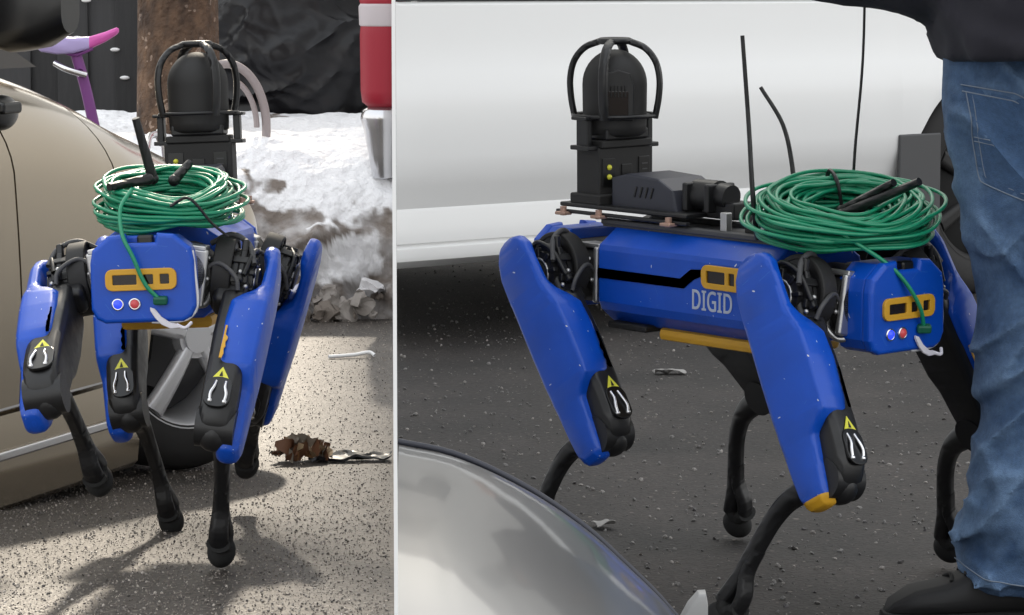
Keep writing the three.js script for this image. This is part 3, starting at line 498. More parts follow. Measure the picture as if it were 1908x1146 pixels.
// snow bank
M.snow = new THREE.MeshPhysicalMaterial({ vertexColors: true, roughness: 0.8, bumpMap: grain(0, 1, 0.35, 16), bumpScale: 0.012 });
{
  const P = [], Cc = [], U = [], I = [], nx = 260, nv = 150;
  for (let j = 0; j <= nv; j++) for (let i = 0; i <= nx; i++) {
    const u = i / nx, v = j / nv, x0 = lerp(-2.4, -0.43, u), e = sstep(0, 0.04, v);
    // front slope, brow and top of the bank, then lumps in three dimensions
    const t = v / 0.5; let y = t < 1 ? 0.62 * Math.sin(Math.min(1, t) * 1.45) : 0.616 + 0.1 * (v - 0.5), z = -10.3 - 0.55 * (t < 1 ? 1 - Math.cos(t * 1.45) : 0.88 + (t - 1) * 2.2), x = x0;
    const k1 = fbm(x * 2.3, y * 2.6, z * 2.3, 3), k2 = fbm(x * 7 + 3, y * 7, z * 7, 3), k3 = Math.abs(nz(x * 15, y * 15, z * 15));
    const am = lerp(0.26, 1, sstep(0.42, 0.2, y));
    y += e * am * (0.09 * k1 + 0.05 * k2 + 0.015 * k3); z += e * am * (0.14 * k1 + 0.075 * k2 + 0.02 * k3); x += 0.03 * k2 * (1 - u);
    x += u * (seamX(z) - 0.006 + 0.43); P.push(x, Math.max(-0.03, y) - 0.14, z); U.push(x, v * 1.6);
    // soot and grit in the older snow low on the bank, in patches, with a clean slip of snow near the panel
    const n1 = fbm(x * 3.1, y * 4, z * 3.1 + 11, 4), n2 = fbm(x * 13, y * 13, z * 13, 3), slip = Math.exp(-Math.pow((x + 0.62) / 0.2, 2) - Math.pow((y - 0.2) / 0.07, 2));
    const d = sstep(-0.02, 0.03, 0.4 - y + 0.3 * n1 + 0.1 * n2 - 0.6 * slip) * (0.85 + 0.45 * n2);
    const white = [0.8, 0.8, 0.82], dirt = [0.17, 0.142, 0.122], k = Math.min(1, Math.max(0, d));
    Cc.push(...white.map((w, q) => lerp(w, dirt[q], k)));
  }
  for (let j = 0; j < nv; j++) for (let i = 0; i < nx; i++) { const a = j * (nx + 1) + i; I.push(a, a + 1, a + nx + 1, a + 1, a + nx + 2, a + nx + 1); }
  const g = new THREE.BufferGeometry(); g.setAttribute('position', new THREE.Float32BufferAttribute(P, 3)); g.setAttribute('color', new THREE.Float32BufferAttribute(Cc, 3)); g.setAttribute('uv', new THREE.Float32BufferAttribute(U, 2)); g.setIndex(I); g.computeVertexNormals();
  tag(part('snow_bank', g, M.snow, scene), 'white ploughed snow bank with sooty lower edge along the street', null, null, 'structure');
  const r = rng(57), cm = [[0.16, 0.135, 0.115], [0.26, 0.235, 0.215], [0.62, 0.61, 0.62]].map(c => std(C(...c), 0.85)), bank = scene.children[scene.children.length - 1];
  for (let k = 0; k < 60; k++) { const x = lerp(-1.15, -0.46, r()), q = r(), z = -10.24 + 0.06 * r() - 0.12 * q, sz = 0.012 + 0.035 * r() * r(); const g2 = crumple(new THREE.IcosahedronGeometry(sz, 3), sz * 0.9, 0.9 / sz, k); part('ice_chunk', tr(g2, x, -0.13 + sz * 0.5 + 0.1 * q, z), cm[k % 5 === 0 ? 2 : k % 2], bank); }
}
M.bag = std(C(0.009, 0.009, 0.011), 0.34, 0, { specularIntensity: 0.7 });
function bag(label, c, s, seed, y0) {
  const g = new THREE.IcosahedronGeometry(1, 40), p = g.attributes.position, v = V3();
  for (let i = 0; i < p.count; i++) {
    v.fromBufferAttribute(p, i); const n = v.clone();
    let r = 1 + 0.16 * fbm(n.x * 1.3 + seed, n.y * 1.3, n.z * 1.3, 2);
    const wr = 1 - Math.abs(nz(n.x * 1.1 + n.y * 1.4 + seed, n.y * 3.2 - n.x * 2, n.z * 1.6)), w2 = 1 - Math.abs(nz(n.x * 2.2 - n.y * 2, n.y * 6.5 + n.x * 3 + seed, n.z * 3));
    r += 0.12 * Math.pow(wr, 3) + 0.035 * Math.pow(w2, 3) + 0.004 * fbm(n.x * 9, n.y * 12, n.z * 9 + seed, 2);
    v.copy(n).multiplyScalar(r); v.set(v.x * s[0], Math.max(v.y * s[1], y0), v.z * s[2]); p.setXYZ(i, v.x, v.y, v.z);
  }
  const gg = toCreasedNormals(g, 0.9);
  const m = part('rubbish_bag', tr(gg, ...c), M.bag, scene); tag(m, label, 'bag', 'black rubbish bags'); return m;
}
bag('large crumpled black rubbish bag behind the snow bank, next to the tree', [-0.92, 0.78, -12.3], [0.4, 0.42, 0.3], 1.3, -0.4);
bag('black rubbish bag wedged beside the red post behind the snow', [-0.62, 0.7, -12.7], [0.24, 0.34, 0.24], 8.1, -0.35);
M.bagShiny = std(C(0.012, 0.012, 0.015), 0.2, 0, { clearcoat: 0.8, clearcoatRoughness: 0.15 });
bag('shiny black rubbish bag lying on top of the other bags', [-0.78, 1.13, -12.55], [0.42, 0.16, 0.3], 4.7, -0.2).material = M.bagShiny;
// tree
{
  const t = thing('street_tree', 'brown street tree with bare branches behind the beige car', 'tree', [-1.29, -0.13, -11.2]);
  const bark = new THREE.MeshStandardMaterial({ roughness: 0.9, map: rep(tex(512, (u, v) => { const a = mt(u, v, 8, 5, N1), b = mt(u, v * 0.5, 24, 3, N2), w = mt(u, v, 20, 3, N3); const sp = w > 0.74 ? 0.2 : 0; return [0.33 + 0.22 * (a - 0.5) + 0.2 * (b - 0.5) + sp, 0.255 + 0.18 * (a - 0.5) + 0.16 * (b - 0.5) + sp, 0.2 + 0.14 * (a - 0.5) + 0.12 * (b - 0.5) + sp]; }, true), 0.7), bumpMap: grain(0, 1, 0.3, 16), bumpScale: 0.02 });
  const rings = []; for (let i = 0; i <= 30; i++) { const y = i / 30 * 3.2, r = []; for (let k = 0; k < 36; k++) { const a = k / 36 * 6.2832; const rr = (0.172 - 0.02 * y + 0.07 * Math.exp(-y * 3.5)) * (1 + 0.09 * nz(Math.cos(a) * 2, y * 1.2, Math.sin(a) * 2) + 0.03 * nz(Math.cos(a) * 8, y * 3, Math.sin(a) * 8)); r.push(V3(rr * Math.cos(a) + 0.02 * Math.sin(y * 1.5), y, -rr * Math.sin(a))); } rings.push(r); }
  part('trunk', loft(rings, { crease: 1.3 }), bark, t);
  const r = rng(41), br = [];
  const grow = (p, d, len, rad, lev) => { const q = p.clone().addScaledVector(d, len), m = p.clone().lerp(q, 0.5).add(V3((r() - 0.5) * 0.1 * len, 0.05 * len, (r() - 0.5) * 0.1 * len)); br.push(tubeVar([p.toArray(), m.toArray(), q.toArray()], s => { const w = lerp(rad, rad * 0.6, s); return [w, w]; }, { n: 6, seg: 5, up: V3(0.1, 0.2, 1).normalize() })); if (lev) for (let k = 0; k < 3; k++) grow(q, d.clone().add(V3((r() - 0.5) * 1.3, (r() - 0.1) * 0.5, (r() - 0.5) * 1.3)).normalize(), len * 0.7, rad * 0.55, lev - 1); };
  for (let k = 0; k < 4; k++) { const a = k * 1.57 + 0.4; grow(V3(0, 3.0, 0), V3(Math.cos(a) * 0.6, 0.9, Math.sin(a) * 0.6).normalize(), 0.9, 0.07, 3); }
  part('crown', br, bark, t);
}
// dark plank fence with blobs of snow
{
  const f = thing('plank_fence', 'dark grey plank fence with specks of snow behind the tree', 'fence', [0, -0.13, -12.6]);
  const mats = [0.03, 0.04, 0.05].map(v => std(C(v, v, v * 1.05), 0.8, 0, { roughnessMap: grain(0.8, 1.1, 0.4) })), r = rng(8);
  for (let i = 0; i < 14; i++) part('plank', box(0.134, 1.5, 0.02, -2.75 + i * 0.124, 0.75, (i % 2) * 0.023 - 0.01 + (r() - 0.5) * 0.003, 0.004), mats[i % 3], f);
  for (const y of [0.3, 1.2]) part('fence_rail', box(1.75, 0.08, 0.03, -1.94, y, -0.03, 0.004), mats[0], f);
  for (const [x, y] of [[-1.92, 1.12], [-1.82, 1.11], [-1.73, 1.135], [-1.7, 0.9], [-2.0, 0.98], [-1.66, 0.78], [-1.86, 0.95]]) part('snow_speck', tr(new THREE.SphereGeometry(0.018, 10, 6).scale(1.2, 0.5, 0.5), x, y, 0.026), M.white, f);
}
// bicycle: pink saddle above the car's bonnet
{
  const b = thing('bicycle', 'pink and purple saddled bicycle standing behind the beige car', 'bicycle', [-1.4, -0.13, -9.4]);
  const pink = std(C(0.62, 0.1, 0.4), 0.45), pur = std(C(0.17, 0.04, 0.2), 0.5), lil = std(C(0.42, 0.34, 0.62), 0.45);
  const S = (x0, x1) => loft([[-0.115, 0.03, 0.012, 0.985], [-0.1, 0.06, 0.022, 0.987], [-0.05, 0.066, 0.028, 0.985], [0, 0.045, 0.025, 0.985], [0.05, 0.025, 0.02, 0.993], [0.1, 0.018, 0.016, 1.012], [0.135, 0.014, 0.012, 1.03], [0.142, 0.006, 0.006, 1.032]].filter(q => q[0] >= x0 && q[0] <= x1).map(([x, w, h, y]) => rrect(-w, w, -h, h, 0.012, 3).map(([a, c]) => V3(x, y + c, -a))), { crease: 1 });
  part('saddle', S(-0.2, 0.06), lil, b); part('saddle_nose', S(0.04, 0.2), pink, b);
  part('seat_post', [tube([[0.0, 0.97, 0], [0.03, 0.86, 0], [0.06, 0.72, 0]], 0.018), tube([[-0.05, 0.975, 0.03], [0.0, 0.955, 0.02], [0.06, 0.975, 0.012]], 0.006)], pur, b);
  part('frame', [tube([[0.05, 0.74, 0], [0.1, 0.25, 0]], 0.018), tube([[0.07, 0.6, 0], [0.3, 0.56, 0]], 0.016), tube([[0.1, 0.25, 0], [0.31, 0.5, 0]], 0.018), tube([[0.29, 0.62, 0], [0.33, 0.4, 0], [0.37, 0.19, 0]], 0.016), tube([[0.1, 0.25, 0], [-0.22, 0.19, 0]], 0.01), tube([[0.06, 0.6, 0], [-0.22, 0.19, 0]], 0.009)], pur, b);
  for (const x of [-0.22, 0.37]) { const w = grp('wheel', b); part('tyre', tr(new THREE.TorusGeometry(0.165, 0.02, 10, 48), x, 0.188, 0), M.tyre, w); part('rim', tr(new THREE.TorusGeometry(0.144, 0.008, 8, 48), x, 0.188, 0), M.alu, w); const sp = []; for (let k = 0; k < 14; k++) { const a = k / 14 * 6.283; sp.push(tube([[x, 0.188, 0], [x + 0.142 * Math.cos(a), 0.188 + 0.142 * Math.sin(a), 0]], 0.0015, { seg: 1, rad: 4 })); } part('spokes', sp, M.alu, w); }
  part('handlebar', [tube([[0.25, 0.66, -0.2], [0.25, 0.7, -0.1], [0.28, 0.7, 0], [0.25, 0.7, 0.1], [0.25, 0.66, 0.2]], 0.012), tube([[0.29, 0.6, 0], [0.28, 0.7, 0]], 0.012)], M.chrome, b);
  part('seat_clamp', [tube([[-0.06, 0.93, 0.04], [-0.02, 0.91, 0.05], [0.04, 0.89, 0.03]], 0.01), tube([[0.02, 0.9, -0.03], [0.02, 0.89, 0.0], [0.02, 0.9, 0.03]], 0.012, { seg: 10 })], M.chrome, b);
}
// bent grey plastic mudguard leaning on the bank
{
  const mg = thing('mudguard', 'bent grey plastic mudguard leaning between the tree and the snow', 'mudguard', [-1.06, 0.52, -10.9]);
  const pl = std(C(0.3, 0.26, 0.26), 0.35);
  const band = (R0, w, a0, a1, zoff) => { const rings = []; for (let i = 0; i <= 28; i++) { const a = lerp(a0, a1, i / 28), c = V3(R0 * Math.cos(a) * 0.62, R0 * Math.sin(a), 0), r = []; for (const [u, v] of rrect(-w, w, -0.02, 0.02, 0.012, 3)) r.push(V3(c.x + u * Math.cos(a), c.y + u * Math.sin(a), v + zoff)); rings.push(r); } return loft(rings, { crease: 1 }); };
  part('outer_arc', band(0.235, 0.016, -0.15, 1.75, 0), pl, mg); part('inner_arc', band(0.18, 0.01, 0.0, 1.3, 0.02), pl, mg);
}
// red post with white band and silver base
{
  const rp = thing('red_post', 'red post with a white band and shiny silver base at the panel', 'post', [-0.462, 0.47, -10.5]);
  const red = std(C(0.33, 0.012, 0.03), 0.5), lat = (p, n = 40) => new THREE.LatheGeometry(p.map(q => new THREE.Vector2(...q)), n);
  part('red_barrel', lat([[0.001, 0.14], [0.05, 0.14], [0.075, 0.16], [0.08, 0.2], [0.082, 0.4], [0.079, 0.43]]), red, rp);
  part('white_band', lat([[0.079, 0.43], [0.084, 0.435], [0.086, 0.5], [0.08, 0.51]]), std(C(0.55, 0.5, 0.52), 0.55), rp);
  part('red_top', lat([[0.08, 0.51], [0.083, 0.52], [0.083, 0.9], [0.05, 0.96], [0.001, 0.97]]), red, rp);
  part('silver_base', lat([[0.001, -0.12], [0.04, -0.11], [0.055, -0.02], [0.07, 0.06], [0.082, 0.1], [0.075, 0.13], [0.05, 0.145], [0.001, 0.146]]), std(C(0.62, 0.62, 0.64), 0.2, 0.9), rp);
}
// litter on the left street
function crumple(geo, amp, fr, seed) { const p = geo.attributes.position, v = V3(); for (let i = 0; i < p.count; i++) { v.fromBufferAttribute(p, i); p.setXYZ(i, v.x + amp * nz(v.x * fr + seed, v.y * fr, v.z * fr), v.y + amp * nz(v.x * fr, v.y * fr + seed, v.z * fr + 3), v.z + amp * nz(v.x * fr + 5, v.y * fr, v.z * fr + seed)); } geo.computeVertexNormals(); return toCreasedNormals(geo, 0.3); }
{
  const zL = -7.15, lit = thing('dead_leaves', 'clump of curled brown dead leaves on the pale street', 'leaves', [-0.52, gy(zL), zL]);
  const r = rng(17), cols = [[0.26, 0.13, 0.05], [0.34, 0.24, 0.14], [0.18, 0.08, 0.04], [0.45, 0.4, 0.33]].map(c => std(C(...c), 0.6, 0, { side: THREE.DoubleSide }));
  for (let k = 0; k < 42; k++) { const w = 0.018 + r() * 0.026; const s = new THREE.PlaneGeometry(w * 1.7, w, 5, 3), p = s.attributes.position; for (let i = 0; i < p.count; i++) { const x = p.getX(i) / w; p.setY(i, p.getY(i) * Math.cos(x * 1.5)); p.setZ(i, w * (0.5 * x * x * (r() > 0.5 ? 1 : 0.9) + 0.15 * Math.sin(x * 6 + k))); } s.computeVertexNormals(); rot(s, r() * 6, r() * 6, r() * 6); const rr = Math.sqrt(r()); const a = r() * 6.28, px = 0.075 * rr * Math.cos(a); tr(s, px, 0.016 + (1 - rr) * 0.045 * r() + 0.006, 0.05 * rr * Math.sin(a)); part('leaf', s, cols[k % 4], lit); }
  const strip = thing('plastic_scrap', 'flat crumpled scrap of black plastic beside the dead leaves', 'scrap', [-0.4, gy(zL), zL]);
  const sg = crumple(new THREE.BoxGeometry(0.2, 0.006, 0.07, 24, 1, 10), 0.018, 22, 2); part('sheet', tr(sg, 0.0, 0.013, 0), M.bag, strip);
  const stk = thing('white_stick', 'short bent white stick lying on the pale street', 'stick', [-0.5, gy(-9.2), -9.2]);
  part('stick', tube([[-0.08, 0.008, 0.02], [0.0, 0.012, 0.0], [0.05, 0.018, -0.01], [0.065, 0.01, 0.0]], 0.006), M.white, stk);
}
// ------------------------------------------------------------ right lot: van, car bonnet, person
M.vanWhite = std(C(0.78, 0.78, 0.775), 0.3, 0, { clearcoat: 0.5, clearcoatRoughness: 0.15 });
const VA = 40 * Math.PI / 180;
{
  const van = thing('white_van', 'white van with dark mudflap parked behind the lettered robot', 'van', [seamX(-8.3) + 0.006, 0, -8.3]);
  van.rotation.y = VA; // local +x runs along the side, +z outward to the camera
  const prof = [[-0.06, 0.235], [-0.015, 0.25], [0.012, 0.262], [0.016, 0.275], [0.015, 0.298], [0.004, 0.305], [0.004, 0.309], [0.012, 0.313], [0.012, 0.4], [0.008, 0.412], [0.012, 0.424], [0.03, 0.475], [0.042, 0.51], [0.046, 0.56], [0.047, 0.7], [0.043, 0.745], [0.03, 0.8], [0.022, 0.84], [0.016, 0.9], [0.012, 0.99], [0.004, 1.0]];
  const xs = []; for (let i = 0; i <= 24; i++) xs.push(lerp(0, 2.06, i / 24));
  const strip = (pr, xs) => loft(xs.map(x => pr.map(([o, y]) => V3(x, y, o))), { closed: false, crease: 0.35, flip: false });
  // inner left edge of the shell runs along the white panel, so the side starts at it
  const side1 = loft(xs.map((x, i) => prof.map(([o, y]) => V3(i ? x : -0.77 * o, y, o))), { closed: false, crease: 0.35 }), wx = 2.5, wr = 0.4;
  const xs2 = []; for (let i = 0; i <= 40; i++) xs2.push(lerp(2.06, 2.94, i / 40));
  const arch = x => { const d = Math.abs(x - wx); return d < wr ? 0.36 + Math.sqrt(wr * wr - d * d) : 0.235; };
  const side2 = loft(xs2.map(x => prof.map(([o, y]) => V3(x, Math.max(y, arch(x)), o))), { closed: false, crease: 0.35 });
  const side3 = strip(prof, [2.94, 3.4, 4.0, 4.6]);
  part('side_panel', [side1, side2, side3], M.vanWhite, van);
  for (const gx of [1.12]) part('door_gap', box(0.006, 0.68, 0.004, gx, 0.66, 0.0, 0), M.blackGloss, van);
  part('belt_trim', box(4.6, 0.03, 0.02, 2.3, 1.017, 0.002, 0.004), M.grey, van);
  part('side_glass', loft([0, 0.5, 1].map(t => [[0.0, 1.03], [-0.12, 1.62]].map(([o, y]) => V3(lerp(-0.79 * o, 4.6, t), y, o))), { closed: false }), std(C(0.02, 0.022, 0.025), 0.06), van);
  part('roof', loft([0, 0.5, 1].map(t => [[-0.12, 1.62], [-0.14, 1.68], [-0.2, 1.78], [-0.4, 1.86], [-1.0, 1.9], [-1.9, 1.88]].map(([o, y]) => V3(lerp(-0.79 * o, 4.6, t), y, o))), { closed: false, crease: 0.5 }), M.vanWhite, van);
  part('far_side', box(3.0, 1.6, 0.03, 3.08, 1.05, -1.9, 0.005), M.vanWhite, van);
  part('front_end', box(0.03, 1.6, 1.8, 4.59, 1.05, -0.98, 0.005), M.vanWhite, van);
  part('underbody', box(3.4, 0.12, 0.9, 2.85, 0.34, -0.6, 0.01), M.liner, van);
  part('mudflap', [box(0.2, 0.34, 0.012, 2.14, 0.39, 0.05, 0.03)], M.grey, van);
  const w = carWheel(van, 0.36, 0.22, 6, 'wheel', M.blackMatte); w.rotation.y = -Math.PI / 2; w.position.set(wx, 0.36, -0.09);
  part('wheel_well', tr(new THREE.SphereGeometry(0.4, 24, 16).scale(1, 1, 0.6), wx, 0.37, -0.22), M.liner, van);
}
// brick building that shades the lot
{
  const b = thing('grey_building', 'tall pale grey building standing behind the white van', 'building', [7.78, -0.14, -19]);
  const brick = std(C(0.5, 0.49, 0.47), 0.9), W = 17.6, x0 = -W / 2;
  part('wall', new THREE.BoxGeometry(W, 12, 6).translate(0, 6, -3), brick, b);
  const glass = std(C(0.03, 0.035, 0.04), 0.05);
  for (let j = 0; j < 3; j++) for (let i = 0; i < 4; i++) { const wdw = part('window', box(1.15, 1.7, 0.08, x0 + 2.4 + i * 4.2, 2.4 + j * 3.6, 0.03, 0.01), brick, b); part('pane', new THREE.BoxGeometry(1.0, 1.55, 0.03).translate(x0 + 2.4 + i * 4.2, 2.4 + j * 3.6, 0.07), glass, wdw); part('sill', box(1.3, 0.1, 0.2, x0 + 2.4 + i * 4.2, 1.48 + j * 3.6, 0.08, 0.01), brick, wdw); }
  part('cornice', box(W + 0.2, 0.4, 0.5, 0, 11.85, 0.1, 0.03), brick, b);
}
// silver car wing in front
M.silver = std(C(0.27, 0.27, 0.275), 0.3, 0.75, { clearcoat: 0.55, clearcoatRoughness: 0.06 });
{
  const car = thing('silver_car', 'rounded silver car bonnet in front of the lettered robot', 'car', [0, 0, -2.4]);
  const crest = t => { const x = lerp(seamX(-2.4) + 0.004, 0.3, t); const pts = [[-0.1, 0.668], [-0.046, 0.656], [0.014, 0.628], [0.064, 0.594], [0.099, 0.562], [0.136, 0.524], [0.19, 0.45], [0.25, 0.32], [0.29, 0.18], [0.31, 0.1]]; let i = 0; while (i < pts.length - 2 && x > pts[i + 1][0]) i++; const a = pts[i], b = pts[i + 1]; return [x, lerp(a[1], b[1], (x - a[0]) / (b[0] - a[0]))]; };
  const cr = new THREE.CatmullRomCurve3([[-0.094, 0.6665], [-0.046, 0.656], [0.014, 0.628], [0.064, 0.594], [0.099, 0.562], [0.136, 0.524], [0.19, 0.45], [0.24, 0.33], [0.265, 0.18], [0.27, 0.1]].map(([x, y]) => V3(x, y, 0)));
  const rings = []; for (let i = 0; i <= 60; i++) {
    const p = cr.getPoint(i / 60), r = [];
    for (let k = 0; k <= 40; k++) { const v = k / 40, z = lerp(-0.5, 0.75, v) ; const d = z - 0; const drop = d < 0 ? 0.5 * Math.pow(-d, 1.7) * 1.6 : 0.30 * d * d + 0.9 * Math.pow(d, 5); const y = p.y - drop * (0.6 + p.y * 0.6); r.push(V3(p.x + (d > 0 ? 0.02 : -0.03) * Math.abs(d) * -0.5 + (i < 1 ? 0 : 0) + SEAM * -d * (1 - i / 60), Math.max(y, 0.05), z)); }
    rings.push(r);
  }
  part('bonnet', loft(rings, { closed: false, crease: 1, flip: true }), M.silver, car);
  part('bonnet_seam', tube(cr.getPoints(30).slice(0, 24).map(p => V3(p.x - 0.003, p.y - 0.003, -0.06)), 0.0028, { seg: 40, rad: 6 }), M.slate, car);
  part('mirror_tip', loft([[0, -0.012], [0.008, 0.0], [0.016, 0.006], [0.022, 0.004], [0.0235, -0.004]].map(([x, h]) => rrect(-0.012, 0.012, -0.03, h, 0.006, 3).map(([a, b]) => V3(0.138 + x, 0.538 + b + x * 0.4, a + 0.02)))), std(C(0.3, 0.3, 0.3), 0.5), car);
}
// ------------------------------------------------------------ person in jeans
M.denim = new THREE.MeshPhysicalMaterial({ roughness: 0.85, sheen: 0.3, sheenRoughness: 0.6, sheenColor: C(0.2, 0.3, 0.45), vertexColors: true, bumpMap: grain(0, 1, 0.04, 32), bumpScale: 0.0015, map: rep(tex(512, (u, v) => { const f = mt(u, v, 64, 3, N2), c = mt(u, v, 6, 4, N3); const k = 0.78 + 0.3 * (f - 0.5) + 0.25 * (c - 0.5); return [k, k, k]; }), 0.3) });
M.jacket = std(C(0.013, 0.012, 0.02), 0.8, 0, { sheen: 0.2, sheenColor: C(0.1, 0.1, 0.14) });
M.thread = std(C(0.2, 0.24, 0.3), 0.85);
M.skin = std(C(0.5, 0.3, 0.22), 0.55);
{
  const PZ = -4.74, person = thing('person', 'person in blue jeans and dark jacket standing beside the lettered robot', 'person', [0, 0, 0]);
  const ridge = (x, y, z) => Math.pow(1 - Math.abs(nz(x, y, z)), 5);
  const fold = (x, y, z) => 0.005 * nz(x * 6, y * 8, z * 6) + 0.017 * (ridge(x * 5 + y * 2, y * 12 - x * 13, z * 5) - 0.35) * (0.4 + 0.6 * sstep(0.75, 0.55, y)) + 0.012 * (ridge(x * 4 + 9, y * 7 + x * 9, z * 4) - 0.3)
    + 0.014 * sstep(0.24, 0.12, y) * (ridge(x * 3, y * 17 + 2.5 * nz(x * 6, 1, z * 6), z * 3) - 0.3) + 0.0012 * nz(x * 60, y * 60, z * 60);
  const legSD = (x, y, z, hx, kx, ax, kz, az) => smin(capsule(x, y, z, [hx, 0.86, PZ - 0.01], [kx, 0.47, PZ + kz], 0.125, 0.102), capsule(x, y, z, [kx, 0.47, PZ + kz], [ax, 0.1, PZ + az], 0.1, 0.1), 0.05);
  const jeans0 = (x, y, z) => { let d = smin(legSD(x, y, z, 0.832, 0.876, 0.838, -0.005, 0), legSD(x, y, z, 1.005, 1.06, 1.08, 0.02, 0.06), 0.04); d = smin(d, capsule(x, y, z, [0.83, 0.9, PZ], [1.0, 0.9, PZ], 0.13, 0.13), 0.06); return d; };
  const jeans = (x, y, z) => Math.max(jeans0(x, y, z) - fold(x, y, z), 0.062 + 0.006 * nz(x * 8, 1, z * 8) - y, y - 0.985);
  const jg = surfaceNets(jeans, [0.62, 0.03, PZ - 0.2], [1.26, 1.0, PZ + 0.24], 0.0065);
  { const p = jg.attributes.position, c = []; for (let i = 0; i < p.count; i++) { const x = p.getX(i), y = p.getY(i), z = p.getZ(i); const n = fbm(x * 7, y * 9, z * 7, 3), f = fbm(x * 40, y * 60, z * 40, 2), hi = Math.max(0, fold(x, y, z)) * 45, wash = Math.max(0, Math.min(1, 0.32 + 0.5 * n + 0.25 * f + hi)); c.push(lerp(0.025, 0.17, wash), lerp(0.07, 0.28, wash), lerp(0.17, 0.46, wash)); } jg.setAttribute('color', new THREE.Float32BufferAttribute(c, 3)); }
  part('jeans', jg, M.denim, person);
  // stitching and back pocket follow the cloth
  const onCloth = (x, y, off) => { let z = PZ + 0.3; for (let k = 0; k < 60; k++) { const d = jeans(x, y, z); if (d < 0.0006) break; z -= Math.max(d * 0.7, 0.0004); } return V3(x, y, z + off); };
  const px = (u, v) => [(u + 26 - 954) / 5452 * 4.62, 1.05 - (v + 30) / 5452 * 4.62];
  const line = (pts, r, n = 26) => { const c = new THREE.CatmullRomCurve3(pts.map(([u, v]) => V3(...px(u, v), 0)), false, 'catmullrom', 0.1), o = []; for (let i = 0; i <= n; i++) { const q = c.getPoint(i / n); const w = onCloth(q.x, q.y, 0.001); if (w.z > PZ - 0.08) o.push(w); } return tube(o, r, { seg: n * 2, rad: 5 }); };
  const pocket = [[1772, 158], [1860, 172], [1908, 200], [1960, 190], [1965, 330], [1890, 372], [1812, 342], [1790, 250]];
  part('pocket_stitching', [line([[1772, 158], [1860, 172], [1910, 196], [1962, 188]], 0.0011), line([[1774, 170], [1858, 186], [1910, 210], [1960, 202]], 0.0011), line([[1780, 172], [1792, 250], [1812, 340], [1890, 374], [1962, 330]], 0.0011), line([[1790, 176], [1801, 250], [1821, 333], [1890, 362], [1956, 324]], 0.0009), line([[1796, 256], [1828, 262], [1862, 294], [1908, 262], [1955, 258]], 0.001), line([[1797, 264], [1828, 270], [1862, 302], [1908, 270], [1955, 266]], 0.001)], M.thread, person);
  { const r = []; const T = 12; for (let i = 0; i <= T; i++) { const v = i / T, row = []; for (let k = 0; k <= T; k++) { const u = k / T; const l = [lerp(1775, 1815, v), lerp(160, 345, v)], rr = [lerp(1963, 1963, v), lerp(190, 330, v)]; const xx = lerp(l[0], rr[0], u), yy = lerp(l[1], rr[1], u) + 28 * v * Math.sin(u * Math.PI) + 6 * (1 - v) * Math.sin(u * Math.PI); const w = onCloth(...px(xx, yy), 0.0006 + (i === 0 || i === T || k === 0 || k === T ? -0.001 : 0.0022)); if (w.z < PZ - 0.08) w.z = PZ - 0.02; row.push(w); } r.push(row); }
    const g = loft(r, { closed: false, crease: 1 }); const c = []; for (let i = 0; i < g.attributes.position.count; i++) { const n = 0.5 + 0.5 * fbm(g.attributes.position.getX(i) * 14, g.attributes.position.getY(i) * 14, 3, 3); c.push(lerp(0.03, 0.09, n), lerp(0.08, 0.17, n), lerp(0.19, 0.32, n)); } g.setAttribute('color', new THREE.Float32BufferAttribute(c, 3)); part('back_pocket', g, M.denim, person); }
  part('seam_stitching', [line([[1790, 1082], [1830, 1100], [1880, 1108], [1930, 1112]], 0.0011)], M.thread, person);
  // jacket
  const jac0 = (x, y, z) => {
    let d = capsule(x, y, z * 1 + (PZ - z) * 0.25, [0.885, 1.0, PZ], [0.885, 1.42, PZ], 0.2, 0.2);
    d = smin(d, capsule(x, y, z, [0.7, 1.44, PZ], [1.07, 1.44, PZ], 0.1, 0.1), 0.1);
    d = smin(d, capsule(x, y, z, [0.68, 1.44, PZ], [0.66, 1.085, PZ - 0.02], 0.085, 0.075), 0.05); d = smin(d, capsule(x, y, z, [0.66, 1.078, PZ - 0.02], [0.46, 1.09, PZ - 0.1], 0.072, 0.05), 0.03);
    d = smin(d, capsule(x, y, z, [1.09, 1.44, PZ], [1.14, 1.16, PZ - 0.05], 0.085, 0.075), 0.05); d = smin(d, capsule(x, y, z, [1.14, 1.15, PZ - 0.05], [0.95, 1.18, PZ - 0.26], 0.075, 0.052), 0.03);
    return d;
  };
  const jac = (x, y, z) => Math.max(jac0(x, y, z) - 0.012 * nz(x * 9 + y * 4, y * 13, z * 9) - 0.007 * (1 - 2 * Math.abs(nz(x * 12, y * 20 + x * 8, z * 12))), 0.925 + 0.008 * Math.sin(x * 9) - y);
  part('jacket', surfaceNets(jac, [0.36, 0.88, PZ - 0.36], [1.3, 1.6, PZ + 0.26], 0.011), M.jacket, person);
  const hand = (x, y, z, c, sx) => { let d = capsule(x, y, z, c, [c[0] - 0.07, c[1] + 0.005, c[2] - 0.05], 0.03, 0.034); for (let f = 0; f < 4; f++) { const oy = 0.03 - f * 0.02, b = [c[0] - 0.085, c[1] + oy, c[2] - 0.06], m = [b[0] - 0.035 + f * 0.002, b[1], b[2] - 0.03], e = [m[0] - 0.008, m[1] - 0.006, m[2] + 0.03 - f * 0.002]; d = smin(d, Math.min(capsule(x, y, z, b, m, 0.0095, 0.009), capsule(x, y, z, m, e, 0.009, 0.008)), 0.006); } d = smin(d, capsule(x, y, z, [c[0] - 0.03, c[1] + 0.03, c[2] - 0.01], [c[0] - 0.07, c[1] + 0.055, c[2] - 0.02], 0.013, 0.01), 0.012); return d; };
